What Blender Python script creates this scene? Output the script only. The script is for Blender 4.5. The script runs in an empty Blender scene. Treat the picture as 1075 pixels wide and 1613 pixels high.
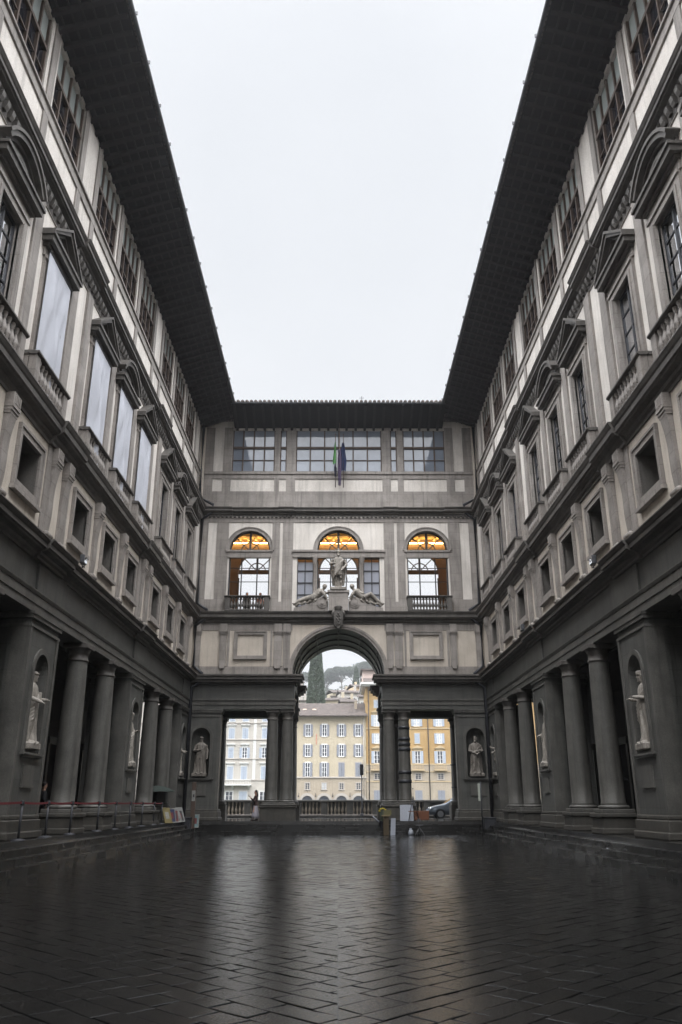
import bpy, bmesh, math, random
from mathutils import Vector, Matrix, noise
R = math.radians; PI = math.pi
random.seed(11)
SC = bpy.context.scene; COL = SC.collection

# ------------------------------------------------------------------ helpers
class MB:
    """collects faces, becomes ONE mesh object"""
    def __init__(s): s.v = []; s.f = []; s.m = []; s.sm = []
    def add(s, vs, fs, m=0, smooth=False):
        b = len(s.v); s.v += [tuple(p) for p in vs]
        for f in fs: s.f.append([b + i for i in f]); s.m.append(m); s.sm.append(smooth)
    def quad(s, a, b, c, d, m=0): s.add([a, b, c, d], [(0, 1, 2, 3)], m)
    def box(s, x0, x1, y0, y1, z0, z1, m=0):
        x0, x1 = min(x0, x1), max(x0, x1); y0, y1 = min(y0, y1), max(y0, y1)
        s.add([(x0,y0,z0),(x1,y0,z0),(x1,y1,z0),(x0,y1,z0),(x0,y0,z1),(x1,y0,z1),(x1,y1,z1),(x0,y1,z1)],
              [(0,3,2,1),(4,5,6,7),(0,1,5,4),(1,2,6,5),(2,3,7,6),(3,0,4,7)], m)
    def bbox(s, x0, x1, y0, y1, z0, z1, b=.02, m=0):
        """box with chamfered edges"""
        bm = bmesh.new(); bmesh.ops.create_cube(bm, size=1)
        for v in bm.verts:
            v.co = ((x0+x1)/2 + v.co.x*(x1-x0), (y0+y1)/2 + v.co.y*(y1-y0), (z0+z1)/2 + v.co.z*(z1-z0))
        bmesh.ops.bevel(bm, geom=list(bm.edges), offset=b, segments=1, affect='EDGES', profile=.5)
        bm.verts.ensure_lookup_table()
        s.add([v.co[:] for v in bm.verts], [[v.index for v in f.verts] for f in bm.faces], m); bm.free()
    def prism(s, poly, axis, a0, a1, m=0, smooth=False):
        n = len(poly)
        P = {'x': lambda a, p: (a, p[0], p[1]), 'y': lambda a, p: (p[0], a, p[1]), 'z': lambda a, p: (p[0], p[1], a)}[axis]
        vs = [P(a0, p) for p in poly] + [P(a1, p) for p in poly]
        s.add(vs, [(i, (i+1) % n, n+(i+1) % n, n+i) for i in range(n)], m, smooth)
        s.add([P(a0, p) for p in poly], [tuple(range(n))], m)
        s.add([P(a1, p) for p in poly], [tuple(range(n))], m)
    def lathe(s, prof, c=(0,0,0), n=20, m=0, smooth=True, sx=1, sy=1):
        vs = []
        for r, z in prof:
            for k in range(n):
                a = 2*PI*k/n; vs.append((c[0]+r*math.cos(a)*sx, c[1]+r*math.sin(a)*sy, c[2]+z))
        fs = []
        for i in range(len(prof)-1):
            for k in range(n): fs.append((i*n+k, i*n+(k+1) % n, (i+1)*n+(k+1) % n, (i+1)*n+k))
        s.add(vs, fs, m, smooth)
        s.add(vs[:n], [tuple(range(n))], m); s.add(vs[-n:], [tuple(range(n))], m)
    def loft(s, rings, m=0, smooth=True):
        n = len(rings[0]); vs = [p for r in rings for p in r]; fs = []
        for i in range(len(rings)-1):
            for k in range(n): fs.append((i*n+k, i*n+(k+1) % n, (i+1)*n+(k+1) % n, (i+1)*n+k))
        fs.append(tuple(range(n))[::-1]); fs.append(tuple(range((len(rings)-1)*n, len(rings)*n)))
        s.add(vs, fs, m, smooth)
    def tube(s, pts, rad, n=8, m=0, smooth=True, flat=1.0):
        pts = [Vector(p) for p in pts]
        if not isinstance(rad, (list, tuple)): rad = [rad]*len(pts)
        rings = []; up = Vector((0, 0, 1))
        for i, p in enumerate(pts):
            t = (pts[min(i+1, len(pts)-1)] - pts[max(i-1, 0)]).normalized()
            a = t.cross(up)
            if a.length < .05: a = t.cross(Vector((0, 1, 0)))
            a.normalize(); b = t.cross(a)
            rings.append([tuple(p + a*(rad[i]*math.cos(2*PI*k/n)) + b*(rad[i]*flat*math.sin(2*PI*k/n))) for k in range(n)])
        s.loft(rings, m, smooth)
    def ball(s, c, r, n=14, m=0, sz=1, sy=1):
        k = 8
        prof = [(max(1e-4, r*math.sin(PI*i/k)), -r*sz*math.cos(PI*i/k)) for i in range(k+1)]
        s.lathe(prof, c, n, m, True, 1, sy)
    def grid_wall(s, x0, x1, z0, z1, y, dep, ops=(), m=0, mr=None):
        """front face at y with rectangular openings (xa,xb,za,zb) and reveals of depth dep"""
        mr = m if mr is None else mr
        xs = sorted({x0, x1, *[o[0] for o in ops], *[o[1] for o in ops]})
        for a, b in zip(xs, xs[1:]):
            cs = sorted([(o[2], o[3]) for o in ops if o[0] <= a+1e-6 and o[1] >= b-1e-6]); z = z0
            for c0, c1 in cs:
                if c0 > z+1e-6: s.quad((a,y,z),(b,y,z),(b,y,c0),(a,y,c0), m)
                z = c1
            if z < z1-1e-6: s.quad((a,y,z),(b,y,z),(b,y,z1),(a,y,z1), m)
        for xa, xb, za, zb in ops:
            e = y+dep
            s.quad((xa,y,za),(xa,e,za),(xa,e,zb),(xa,y,zb), mr); s.quad((xb,y,za),(xb,e,za),(xb,e,zb),(xb,y,zb), mr)
            s.quad((xa,y,za),(xb,y,za),(xb,e,za),(xa,e,za), mr); s.quad((xa,y,zb),(xb,y,zb),(xb,e,zb),(xa,e,zb), mr)
    def arch_wall(s, x0, x1, z0, z1, xc, r, zs, y, dep, m=0, mr=None, n=20, jamb=True, rz=None):
        mr = m if mr is None else mr; rz = rz or r
        A = [(xc + r*math.cos(PI*i/n), zs + rz*math.sin(PI*i/n)) for i in range(n+1)]
        for (ax, az), (bx, bz) in zip(A, A[1:]):
            s.quad((ax,y,az),(bx,y,bz),(bx,y,z1),(ax,y,z1), m)
            s.quad((ax,y,az),(bx,y,bz),(bx,y+dep,bz),(ax,y+dep,az), mr)
        for sgn, xe in ((1, x1), (-1, x0)):
            xa = xc + sgn*r
            if abs(xa-xe) > 1e-4: s.quad((xa,y,z0),(xe,y,z0),(xe,y,z1),(xa,y,z1), m)
            if jamb: s.quad((xa,y,z0),(xa,y+dep,z0),(xa,y+dep,zs),(xa,y,zs), mr)
    def ring(s, xc, zc, r0, r1, y0, y1, a0=0, a1=PI, n=24, m=0):
        """arch moulding: solid ring sector"""
        for i in range(n):
            p = []
            for t in (i, i+1):
                a = a0 + (a1-a0)*t/n
                p.append((math.cos(a), math.sin(a)))
            (c0, s0), (c1, s1) = p
            v = [(xc+r0*c0,y0,zc+r0*s0),(xc+r1*c0,y0,zc+r1*s0),(xc+r1*c1,y0,zc+r1*s1),(xc+r0*c1,y0,zc+r0*s1),
                 (xc+r0*c0,y1,zc+r0*s0),(xc+r1*c0,y1,zc+r1*s0),(xc+r1*c1,y1,zc+r1*s1),(xc+r0*c1,y1,zc+r0*s1)]
            f = [(0,1,2,3),(4,5,6,7),(0,3,7,4),(1,2,6,5)]
            if i == 0: f.append((0,1,5,4))
            if i == n-1: f.append((3,2,6,7))
            s.add(v, f, m)
    def mesh(s, name, mats):
        me = bpy.data.meshes.new(name); me.from_pydata(s.v, [], s.f)
        for mt in (mats if isinstance(mats, (list, tuple)) else [mats]): me.materials.append(mt)
        me.polygons.foreach_set('material_index', s.m); me.polygons.foreach_set('use_smooth', s.sm)
        bm = bmesh.new(); bm.from_mesh(me); bmesh.ops.recalc_face_normals(bm, faces=bm.faces); bm.to_mesh(me); bm.free()
        me.update(); return me
    def build(s, name, mats, parent=None, loc=(0,0,0), rz=0):
        return link(name, s.mesh(name, mats), parent, loc, rz)

def link(name, data, parent=None, loc=(0,0,0), rz=0):
    o = bpy.data.objects.new(name, data); COL.objects.link(o)
    o.location = loc; o.rotation_euler = (0, 0, rz)
    if parent: o.parent = parent
    return o
def thing(name, label, cat, loc=(0,0,0), rz=0, group=None):
    o = link(name, None, None, loc, rz); return tag(o, label, cat, group)
def tag(o, label=None, cat=None, group=None, kind=None):
    if label: o['label'] = label
    if cat: o['category'] = cat
    if group: o['group'] = group
    if kind: o['kind'] = kind
    return o
def copy_tree(o, parent=None, loc=None, rz=None):
    c = o.copy(); COL.objects.link(c); c.parent = parent
    if loc is not None: c.location = loc
    if rz is not None: c.rotation_euler = (0, 0, rz)
    for ch in list(o.children): copy_tree(ch, c)
    return c
PROTO = {}
def put(key, builder, parent, loc=(0,0,0), rz=0):
    """first call builds the part (with its sub-parts), later calls copy it"""
    if key not in PROTO or PROTO[key] is None:
        o = builder(); o.parent = parent; o.location = loc; o.rotation_euler = (0, 0, rz); PROTO[key] = o; return o
    return copy_tree(PROTO[key], parent, loc, rz)

def remesh(mb, name, mats, voxel=.02, smooth=1):
    """fuse overlapping shells into one continuous surface"""
    tmp = link('tmp', mb.mesh('tmp', mats))
    m = tmp.modifiers.new('r', 'REMESH'); m.mode = 'VOXEL'; m.voxel_size = voxel; m.use_smooth_shade = True
    if smooth:
        k = tmp.modifiers.new('s', 'SMOOTH'); k.iterations = smooth; k.factor = .5
    dg = bpy.context.evaluated_depsgraph_get(); dg.update()
    me = bpy.data.meshes.new_from_object(tmp.evaluated_get(dg)); me.name = name
    old = tmp.data; bpy.data.objects.remove(tmp); bpy.data.meshes.remove(old)
    if not me.materials:
        for mt in (mats if isinstance(mats, (list, tuple)) else [mats]): me.materials.append(mt)
    return me

# ------------------------------------------------------------------ materials
def nodes(name):
    m = bpy.data.materials.new(name); m.use_nodes = True
    nt = m.node_tree; return m, nt, nt.nodes['Principled BSDF']
def mixrgb(nt, fac, a, b, mode='MIX'):
    n = nt.nodes.new('ShaderNodeMix'); n.data_type = 'RGBA'; n.blend_type = mode
    for sock, val in ((n.inputs[0], fac), (n.inputs[6], a), (n.inputs[7], b)):
        if hasattr(val, 'is_linked'): nt.links.new(val, sock)
        else: sock.default_value = val if not isinstance(val, tuple) or len(val) == 4 else (*val, 1)
    return n.outputs[2]
def coords(nt, scale=(1,1,1), rot=(0,0,0), which='Object'):
    t = nt.nodes.new('ShaderNodeTexCoord'); mp = nt.nodes.new('ShaderNodeMapping')
    mp.inputs['Scale'].default_value = scale; mp.inputs['Rotation'].default_value = rot
    nt.links.new(t.outputs[which], mp.inputs['Vector']); return mp.outputs[0]
def noisetex(nt, vec, scale, detail=4, rough=.55):
    n = nt.nodes.new('ShaderNodeTexNoise'); n.inputs['Scale'].default_value = scale
    n.inputs['Detail'].default_value = detail; n.inputs['Roughness'].default_value = rough
    nt.links.new(vec, n.inputs['Vector']); return n.outputs['Fac']
def ramp(nt, fac, p0, p1, c0=(0,0,0,1), c1=(1,1,1,1)):
    r = nt.nodes.new('ShaderNodeValToRGB'); e = r.color_ramp.elements
    e[0].position = p0; e[0].color = c0; e[1].position = p1; e[1].color = c1
    nt.links.new(fac, r.inputs[0]); return r.outputs[0]
def bump(nt, bs, h, strength, dist=.02):
    b = nt.nodes.new('ShaderNodeBump'); b.inputs['Strength'].default_value = strength; b.inputs['Distance'].default_value = dist
    nt.links.new(h, b.inputs['Height']); nt.links.new(b.outputs[0], bs.inputs['Normal'])
def stone(name, ca, cb, rough=.7, streak=.5, sc=1.3, bmp=.35, joints=None):
    """ca / cb: two tones of the stone; streak: vertical water stains; joints: (row height, block width)"""
    m, nt, bs = nodes(name); v = coords(nt)
    n1 = noisetex(nt, v, sc, 6, .6); col = mixrgb(nt, ramp(nt, n1, .3, .7), ca, cb)
    n2 = noisetex(nt, coords(nt, (5, 5, .35)), 1.1, 4); st = ramp(nt, n2, .5, .78)
    dk = tuple(c*.5 for c in ca); k = nt.nodes.new('ShaderNodeMath'); k.operation = 'MULTIPLY'; k.inputs[1].default_value = streak
    nt.links.new(st, k.inputs[0]); col = mixrgb(nt, k.outputs[0], col, dk)
    n3 = noisetex(nt, v, 28, 3); h = n3
    col = mixrgb(nt, .12, col, ramp(nt, n3, .35, .65), 'OVERLAY')
    n5 = noisetex(nt, coords(nt, (.9, .9, .28)), .8, 5, .65); so = nt.nodes.new('ShaderNodeMath'); so.operation = 'MULTIPLY'; so.inputs[1].default_value = streak*.8
    nt.links.new(ramp(nt, n5, .52, .72), so.inputs[0]); col = mixrgb(nt, so.outputs[0], col, tuple(c*.62 for c in ca))
    if joints:
        cx = nt.nodes.new('ShaderNodeTexCoord'); sp = nt.nodes.new('ShaderNodeSeparateXYZ'); nt.links.new(cx.outputs['Object'], sp.inputs[0])
        ad = nt.nodes.new('ShaderNodeMath'); ad.operation = 'ADD'; nt.links.new(sp.outputs[0], ad.inputs[0]); nt.links.new(sp.outputs[1], ad.inputs[1])
        cb_ = nt.nodes.new('ShaderNodeCombineXYZ'); nt.links.new(ad.outputs[0], cb_.inputs[0]); nt.links.new(sp.outputs[2], cb_.inputs[1])
        br = nt.nodes.new('ShaderNodeTexBrick'); nt.links.new(cb_.outputs[0], br.inputs['Vector'])
        br.inputs['Scale'].default_value = 1; br.inputs['Brick Width'].default_value = joints[1]; br.inputs['Row Height'].default_value = joints[0]
        br.inputs['Mortar Size'].default_value = .012; br.inputs['Mortar Smooth'].default_value = .3
        br.inputs['Color1'].default_value = (1,1,1,1); br.inputs['Color2'].default_value = (.84,.835,.82,1); br.inputs['Mortar'].default_value = (.45,.43,.4,1)
        col = mixrgb(nt, .6, col, br.outputs[0], 'MULTIPLY')
    nt.links.new(col, bs.inputs['Base Color']); bs.inputs['Roughness'].default_value = rough
    bs.inputs['Specular IOR Level'].default_value = .35
    bump(nt, bs, h, bmp, .015); return m
def plain(name, col, rough=.6, metal=0, var=.15, sc=6, spec=.4):
    m, nt, bs = nodes(name); n = noisetex(nt, coords(nt), sc, 4)
    a = tuple(c*(1-var) for c in col); b = tuple(min(1, c*(1+var)) for c in col)
    nt.links.new(mixrgb(nt, n, a, b), bs.inputs['Base Color'])
    bs.inputs['Roughness'].default_value = rough; bs.inputs['Metallic'].default_value = metal; bs.inputs['Specular IOR Level'].default_value = spec
    return m
def emit(name, col, s):
    m, nt, bs = nodes(name); bs.inputs['Base Color'].default_value = (*col, 1)
    bs.inputs['Emission Color'].default_value = (*col, 1); bs.inputs['Emission Strength'].default_value = s; return m
def pane_mat(name, col, ior=1.9, rough=.02, var=.3):
    m, nt, bs = nodes(name); n = noisetex(nt, coords(nt), .7, 2)
    nt.links.new(mixrgb(nt, n, tuple(c*(1-var) for c in col), tuple(c*(1+var) for c in col)), bs.inputs['Base Color'])
    bs.inputs['Roughness'].default_value = rough; bs.inputs['IOR'].default_value = ior
    bump(nt, bs, noisetex(nt, coords(nt), 1.2, 2), .06, .05); return m

M = {}
M['trim_d'] = stone('shaded_reveal_stone', (.075,.07,.064), (.11,.10,.09), .7, .4)  # darker copy of the trim: shade inside the mezzanine recesses put into the colour
M['stone'] = stone('pietra_serena', (.145,.132,.12), (.205,.192,.168), .6, .45, joints=(.62, 1.5))
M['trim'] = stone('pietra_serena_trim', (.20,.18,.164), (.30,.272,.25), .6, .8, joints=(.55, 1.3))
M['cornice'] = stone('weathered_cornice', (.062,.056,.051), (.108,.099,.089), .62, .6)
M['dark'] = stone('shaded_weathered_stone', (.051,.051,.047), (.090,.089,.082), .55, .55, joints=(.75, 1.9))  # weathered ground-floor stone; weaker light low down is put into its colour
M['dark2'] = stone('shaded_weathered_column', (.056,.054,.049), (.108,.103,.093), .5, .75)  # columns: weathering plus the same low-level dimness put into the tone
M['ped'] = stone('worn_pedestal', (.036,.034,.030), (.066,.060,.051), .6, .6, sc=2.5)
M['plaster'] = stone('cream_plaster', (.49,.455,.415), (.63,.59,.545), .8, .55, .7, .12)
M['plaster_d'] = stone('darker_plaster', (.40,.35,.295), (.53,.475,.41), .8, .42, .7, .12)  # darker, browner copy of the cream plaster, for the mezzanine and river end
M['inner'] = stone('shaded_portico_plaster', (.022,.019,.016), (.036,.031,.026), .85, .4)  # near-black base: deep portico shade is put into the plaster colour
M['marble'] = stone('statue_marble', (.19,.17,.147), (.31,.285,.25), .55, .95, 4, .3)
M['marble_w'] = stone('old_statue_marble', (.12,.106,.092), (.20,.18,.155), .6, .95, 4, .3)
M['wood_d'] = plain('dark_eave_wood', (.010,.0085,.010), .9, 0, .5, 3, .2); M['wood_r'] = plain('eave_rafter_wood', (.026,.021,.023), .85, 0, .5, 3, .2)
M['wood_f'] = plain('brown_window_wood', (.07,.047,.035), .6, 0, .25, 5)
M['iron'] = plain('dark_iron', (.030,.031,.036), .5, .2, .2)
M['pane_d'] = pane_mat('dark_pane', (.012,.012,.016), 1.6)
M['pane_r'] = pane_mat('reflecting_pane', (.80,.82,.85), 1.5); M['pane_r'].node_tree.nodes['Principled BSDF'].inputs['Metallic'].default_value = 1.0
M['pane_b'] = pane_mat('painted_sky_pane', (.22,.25,.30), 2.0, .03, .4)  # pale blue-grey base stands in for sky reflected in the attic glass
M['pane_t'] = pane_mat('pale_transom', (.30,.33,.32), 1.5, .15, .15)
M['pane_g'] = pane_mat('grey_pane', (.22,.23,.27), 1.6, .06, .1)
M['roof'] = plain('roof_tile', (.105,.085,.075), .85, 0, .6, 5)
m_, nt, bs = nodes('roof_tile'); v_ = coords(nt, (1,1,1)); wv = nt.nodes.new('ShaderNodeTexWave'); wv.inputs['Scale'].default_value = 1.6; wv.inputs['Distortion'].default_value = .6; nt.links.new(v_, wv.inputs['Vector'])
vo = nt.nodes.new('ShaderNodeTexVoronoi'); vo.inputs['Scale'].default_value = 3.2; nt.links.new(v_, vo.inputs['Vector'])
c_ = mixrgb(nt, noisetex(nt, v_, .8, 5, .7), (.07,.06,.056), (.13,.10,.085)); bw = nt.nodes.new('ShaderNodeRGBToBW'); nt.links.new(vo.outputs['Color'], bw.inputs[0]); c_ = mixrgb(nt, .6, c_, bw.outputs[0], 'SOFT_LIGHT'); c_ = mixrgb(nt, ramp(nt, wv.outputs['Fac'], .1, .5), (.035,.03,.028), c_)
nt.links.new(c_, bs.inputs['Base Color']); bs.inputs['Roughness'].default_value = .85; bump(nt, bs, wv.outputs['Fac'], .6, .06); M['roof'] = m_
M['lead'] = plain('lead_gutter', (.06,.062,.068), .5, .3)
M['cloth'] = plain('white_sheet', (.40,.41,.45), .75, 0, .06, 2)
M['room_wall'] = plain('gallery_plaster', (.20,.13,.085), .8, 0, .1)
M['room_wood'] = plain('gallery_ceiling_wood', (.60,.43,.2), .6, 0, .25, 4)
M['led'] = emit('warm_cove_light', (1, .66, .24), 24.0)
g, nt, bs = nodes('clear_glass'); nt.nodes.remove(bs)
tr = nt.nodes.new('ShaderNodeBsdfTransparent'); gl = nt.nodes.new('ShaderNodeBsdfGlossy'); gl.inputs['Roughness'].default_value = .02
fr = nt.nodes.new('ShaderNodeFresnel'); fr.inputs[0].default_value = 1.35; ms = nt.nodes.new('ShaderNodeMixShader')
nt.links.new(fr.outputs[0], ms.inputs[0]); nt.links.new(tr.outputs[0], ms.inputs[1]); nt.links.new(gl.outputs[0], ms.inputs[2])
nt.links.new(ms.outputs[0], nt.nodes['Material Output'].inputs[0]); M['glass'] = g

# wet stone of the courtyard, each slab with its own tone
def wet(name, ca, cb, r0, r1, bs_=.35, rain=False):
    m, nt, bs = nodes(name); v = coords(nt); mul = lambda s, k: mathn(nt, 'MULTIPLY', s, k)
    gi = nt.nodes.new('ShaderNodeNewGeometry')
    col = mixrgb(nt, gi.outputs['Random Per Island'], ca, cb)
    n1 = noisetex(nt, v, 2.2, 8, .7); col = mixrgb(nt, ramp(nt, n1, .35, .7), col, tuple(c*.5 for c in ca))
    nt.links.new(col, bs.inputs['Base Color'])
    n2 = noisetex(nt, v, .9, 6, .6); rr = ramp(nt, n2, .38, .62, (r0,)*3+(1,), (r1,)*3+(1,)); nt.links.new(rr, bs.inputs['Roughness'])
    bs.inputs['Specular IOR Level'].default_value = .5
    h = mathn(nt, 'ADD', mul(noisetex(nt, v, 3.2, 3, .5), .45 if rain else 1.0), mul(noisetex(nt, v, 13, 6, .7), .5))
    if rain:                                                   # pitted face of the stone and rain rings
        vo = nt.nodes.new('ShaderNodeTexVoronoi'); vo.inputs['Scale'].default_value = 26; nt.links.new(v, vo.inputs['Vector'])
        wv = nt.nodes.new('ShaderNodeMath'); wv.operation = 'SINE'; nt.links.new(mul(vo.outputs['Distance'], 26.0), wv.inputs[0])
        h = mathn(nt, 'ADD', h, mul(wv.outputs[0], .09)); h = mathn(nt, 'ADD', h, mul(noisetex(nt, v, 48, 4, .7), .5))
    bump(nt, bs, h, bs_, .02); return m
def mathn(nt, op, a, b):
    n = nt.nodes.new('ShaderNodeMath'); n.operation = op
    for s, x in ((n.inputs[0], a), (n.inputs[1], b)):
        if hasattr(x, 'is_linked'): nt.links.new(x, s)
        else: s.default_value = x
    return n.outputs[0]
M['paving'] = wet('wet_paving', (.0052,.0053,.0056), (.0115,.0113,.0112), .015, .08, .125, True)
M['joint'] = plain('wet_joint', (.006,.006,.006), .18, 0, .3)
M['step'] = wet('wet_step_stone', (.009,.0086,.008), (.015,.0142,.013), .14, .4, .2)
M['terrace'] = wet('wet_terrace', (.035,.034,.033), (.055,.053,.05), .04, .14, .10)
M['asphalt'] = wet('wet_asphalt', (.03,.03,.03), (.04,.04,.04), .15, .35, .3)

# ------------------------------------------------------------------ levels of the palace
ZF, PED, AR0, AR1, FR1, C1 = .68, 1.32, 6.95, 7.56, 8.42, 8.97
MZ1, C2, PN1, C3A, C3, EW, EE = 12.1, 12.85, 18.85, 19.15, 19.75, 25.75, 26.42
D = 49.5; YC = 30.5

def cornice_profile(zb, zt, p, back=.12, oy=0.0):
    h = zt - zb
    pts = [(back, zb), (-.10*p, zb), (-.12*p, zb+.12*h), (-.26*p, zb+.2*h), (-.30*p, zb+.34*h), (-.62*p, zb+.42*h), (-.66*p, zb+.5*h),
           (-.80*p, zb+.52*h), (-.80*p, zb+.74*h), (-.88*p, zb+.8*h), (-.97*p, zb+.92*h), (-p, zb+.94*h), (-p, zt), (back, zt+.05)]
    return [(y+oy, z) for y, z in pts]
ARCH_PROF = [(1.0, AR0), (0, AR0), (0, AR0+.24), (-.035, AR0+.245), (-.035, AR1-.12), (-.06, AR1-.115), (-.10, AR1-.03), (-.10, AR1), (1.0, AR1)]

def sweep(name, mat, prof, x0, x1, parent):
    mb = MB(); mb.prism(prof, 'x', x0, x1); return mb.build(name, mat, parent)

def baluster_prof(h, r):
    return [(r*.75, 0), (r*.75, .08*h), (r*.5, .1*h), (r*.45, .14*h), (r*.95, .28*h), (r, .36*h), (r*.75, .5*h), (r*.42, .68*h), (r*.38, .76*h), (r*.6, .8*h), (r*.45, .84*h), (r*.75, .9*h), (r*.75, h)]

def make_balcony(w=2.75, pr=.40, h=.93, n=8, z=C2, mt='trim'):
    def f():
        b = MB(); b.box(-w/2, w/2, -pr, .1, z+.02, z+.1); o = b.build('balcony', M[mt])
        r = MB(); zt = z+h
        r.prism([(-pr-.07, zt-.05), (-pr-.07, zt), (-pr+.26, zt+.02), (-pr+.26, zt-.05), (-pr+.2, zt-.1), (-pr, zt-.1)], 'x', -w/2-.05, w/2+.05)
        for s in (-1, 1): r.box(s*(w/2-.2), s*(w/2+.047), -pr+.262, .05, zt-.1, zt+.015)
        r.build('handrail', M['cornice'], o)
        for s in (-1, 1):
            q = MB(); q.box(s*(w/2-.32), s*(w/2), -pr, -pr+.22, z+.1, zt-.101); q.box(s*(w/2-.12), s*(w/2), -.16, .05, z+.1, zt-.101); q.build('newel_post', M[mt], o)
        bp = MB(); bp.lathe(baluster_prof(h-.2, .105), n=12); me = bp.mesh('baluster', M[mt])
        for i in range(n):
            x = -w/2+.32 + (w-.64)*(i+.5)/n
            link('baluster', me, o, (x, -pr+.1, z+.1))
        return o
    return f

def make_window(kind, pane):
    """pedimented window of the main floor, centred on x=0, wall face at y=0"""
    def f():
        b = MB()                                            # stone surround
        for s in (-1, 1):
            b.box(s*.74, s*1.06, -.10, .06, C2+.12, 17.0); b.box(s*.74, s*.86, -.14, -.10, C2+.12, 16.998)
        b.box(-1.06, 1.06, -.10, .06, 17.0, 17.3); b.box(-1.10, 1.10, -.15, -.102, 17.2, 17.3)
        b.box(-1.14, 1.14, -.07, .05, 17.3, 17.6)
        o = b.build('window', M['trim'])
        p = MB()                                            # pediment
        p.box(-1.26, 1.26, -.20, .05, 17.58, 17.70); p.box(-1.40, 1.40, -.40, .05, 17.70, 17.88); p.box(-1.46, 1.46, -.47, .05, 17.88, 17.975)
        if kind == 'tri':
            zb, za, hw = 17.976, 19.0, 1.46
            def rake(t0, t1, y0, h_):
                for s in (-1, 1):
                    k = (za-zb)/hw; p.prism([(s*h_, zb+max(0, (hw-h_)*k+t0)), (0, za+t0), (0, za+t1), (s*h_, zb+(hw-h_)*k+t1)], 'y', y0, .04)
            rake(0, .10, -.47, 1.46); rake(-.15, -.001, -.40, 1.36); rake(-.25, -.151, -.20, 1.2)
            p.prism([(-hw+.2, zb), (hw-.2, zb), (0, za-.14)], 'y', -.06, .03)
            p.prism([(-.62, zb+.09), (.62, zb+.09), (0, za-.42)], 'y', -.13, -.061)
        else:
            rr = 1.72; zc = 19.0-rr; a = math.acos(1.40/rr)
            p.ring(0, zc, rr, rr+.10, -.47, .04, a, PI-a, 18); p.ring(0, zc, rr-.15, rr-.001, -.40, .04, a+.03, PI-a-.03, 18); p.ring(0, zc, rr-.25, rr-.151, -.20, .04, a+.06, PI-a-.06, 18)
            n = 14; pts = [((rr-.1)*math.cos(a+(PI-2*a)*i/n), zc+(rr-.1)*math.sin(a+(PI-2*a)*i/n)) for i in range(n+1)]
            p.prism([(1.2, 17.99)] + [q for q in pts if q[1] > 18.0] + [(-1.2, 17.99)], 'y', -.10, .03)
            p.ring(0, zc, rr-.5, rr-.4, -.17, -.101, a+.18, PI-a-.18, 12)
        p.v = [(x*.95, y*.87 if y < 0 else y, z) for x, y, z in p.v]; p.build('pediment', M['cornice'], o)
        fr = MB()
        for s in (-1, 1): fr.box(s*.66, s*.74, .115, .16, C2+.1, 17.0)
        fr.box(-.05, .05, .11, .159, C2+.1, 17.0); fr.box(-.66, .66, .116, .158, 16.92, 17.0)
        for i in range(1, 6):
            z = C2+.1+4.0*i/6; fr.box(-.66, .66, .125, .157, z-.025, z+.025)
        fr.build('window_frame', M['iron'], o)
        g = MB(); g.quad((-.74,.15,C2), (.74,.15,C2), (.74,.15,17.0), (-.74,.15,17.0)); g.build('pane', pane, o)
        return o
    return f

def make_mezz():
    """small square window of the mezzanine with its stone frame"""
    b = MB(); z0, z1 = 10.1, 11.48; w = .74
    for s in (-1, 1): b.box(s*w, s*(w+.25), -.07, .05, z0-.25, z1+.25)
    for za, zb in ((z0-.25, z0), (z1, z1+.25)): b.box(-w, w, -.07, .05, za, zb)
    for s in (-1, 1): b.box(s*(w+.17), s*(w+.25), -.11, -.07, z0-.25, z1+.25)
    for za, zb in ((z0-.25, z0-.17), (z1+.17, z1+.25)): b.box(-w-.168, w+.168, -.11, -.07, za, zb)
    b.box(-w-.29, w+.29, -.17, .04, z0-.37, z0-.252)
    o = b.build('mezzanine_window', M['trim'])
    g = MB(); g.quad((-w,.74,z0),(w,.74,z0),(w,.74,z1),(-w,.74,z1)); g.build('pane', M['pane_d'], o)
    return o

def make_console():
    b = MB(); w = .21
    prof = [(.05, 9.35)]
    for i in range(15):                                     # swelling S curve, thin below and thick above
        t = i/14; z = 9.35 + (11.5-9.35)*t; prof.append((-.04-.15*(t**1.5)-.03*math.sin(t*PI*2), z))
    prof += [(.05, 11.5)]
    b.prism(prof, 'x', -w, w)
    for k in range(3): b.box(-w-.03-.012*k, w+.03+.012*k, -.20-.03*k, .05, 11.5+.09*k, 11.585+.09*k)
    b.box(-w-.05, w+.05, -.24, .05, 11.77, 12.12)
    for k in range(4): b.box(-w+.03+.1*k, -w+.08+.1*k, -.26, -.24, 11.8, 12.08)
    b.tube([(-w-.02, -.13, 9.32), (w+.02, -.13, 9.32)], .09, 10)
    b.box(-w, w, -.1, .05, 9.1, 9.34)
    return b.build('console', M['trim'])

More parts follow.
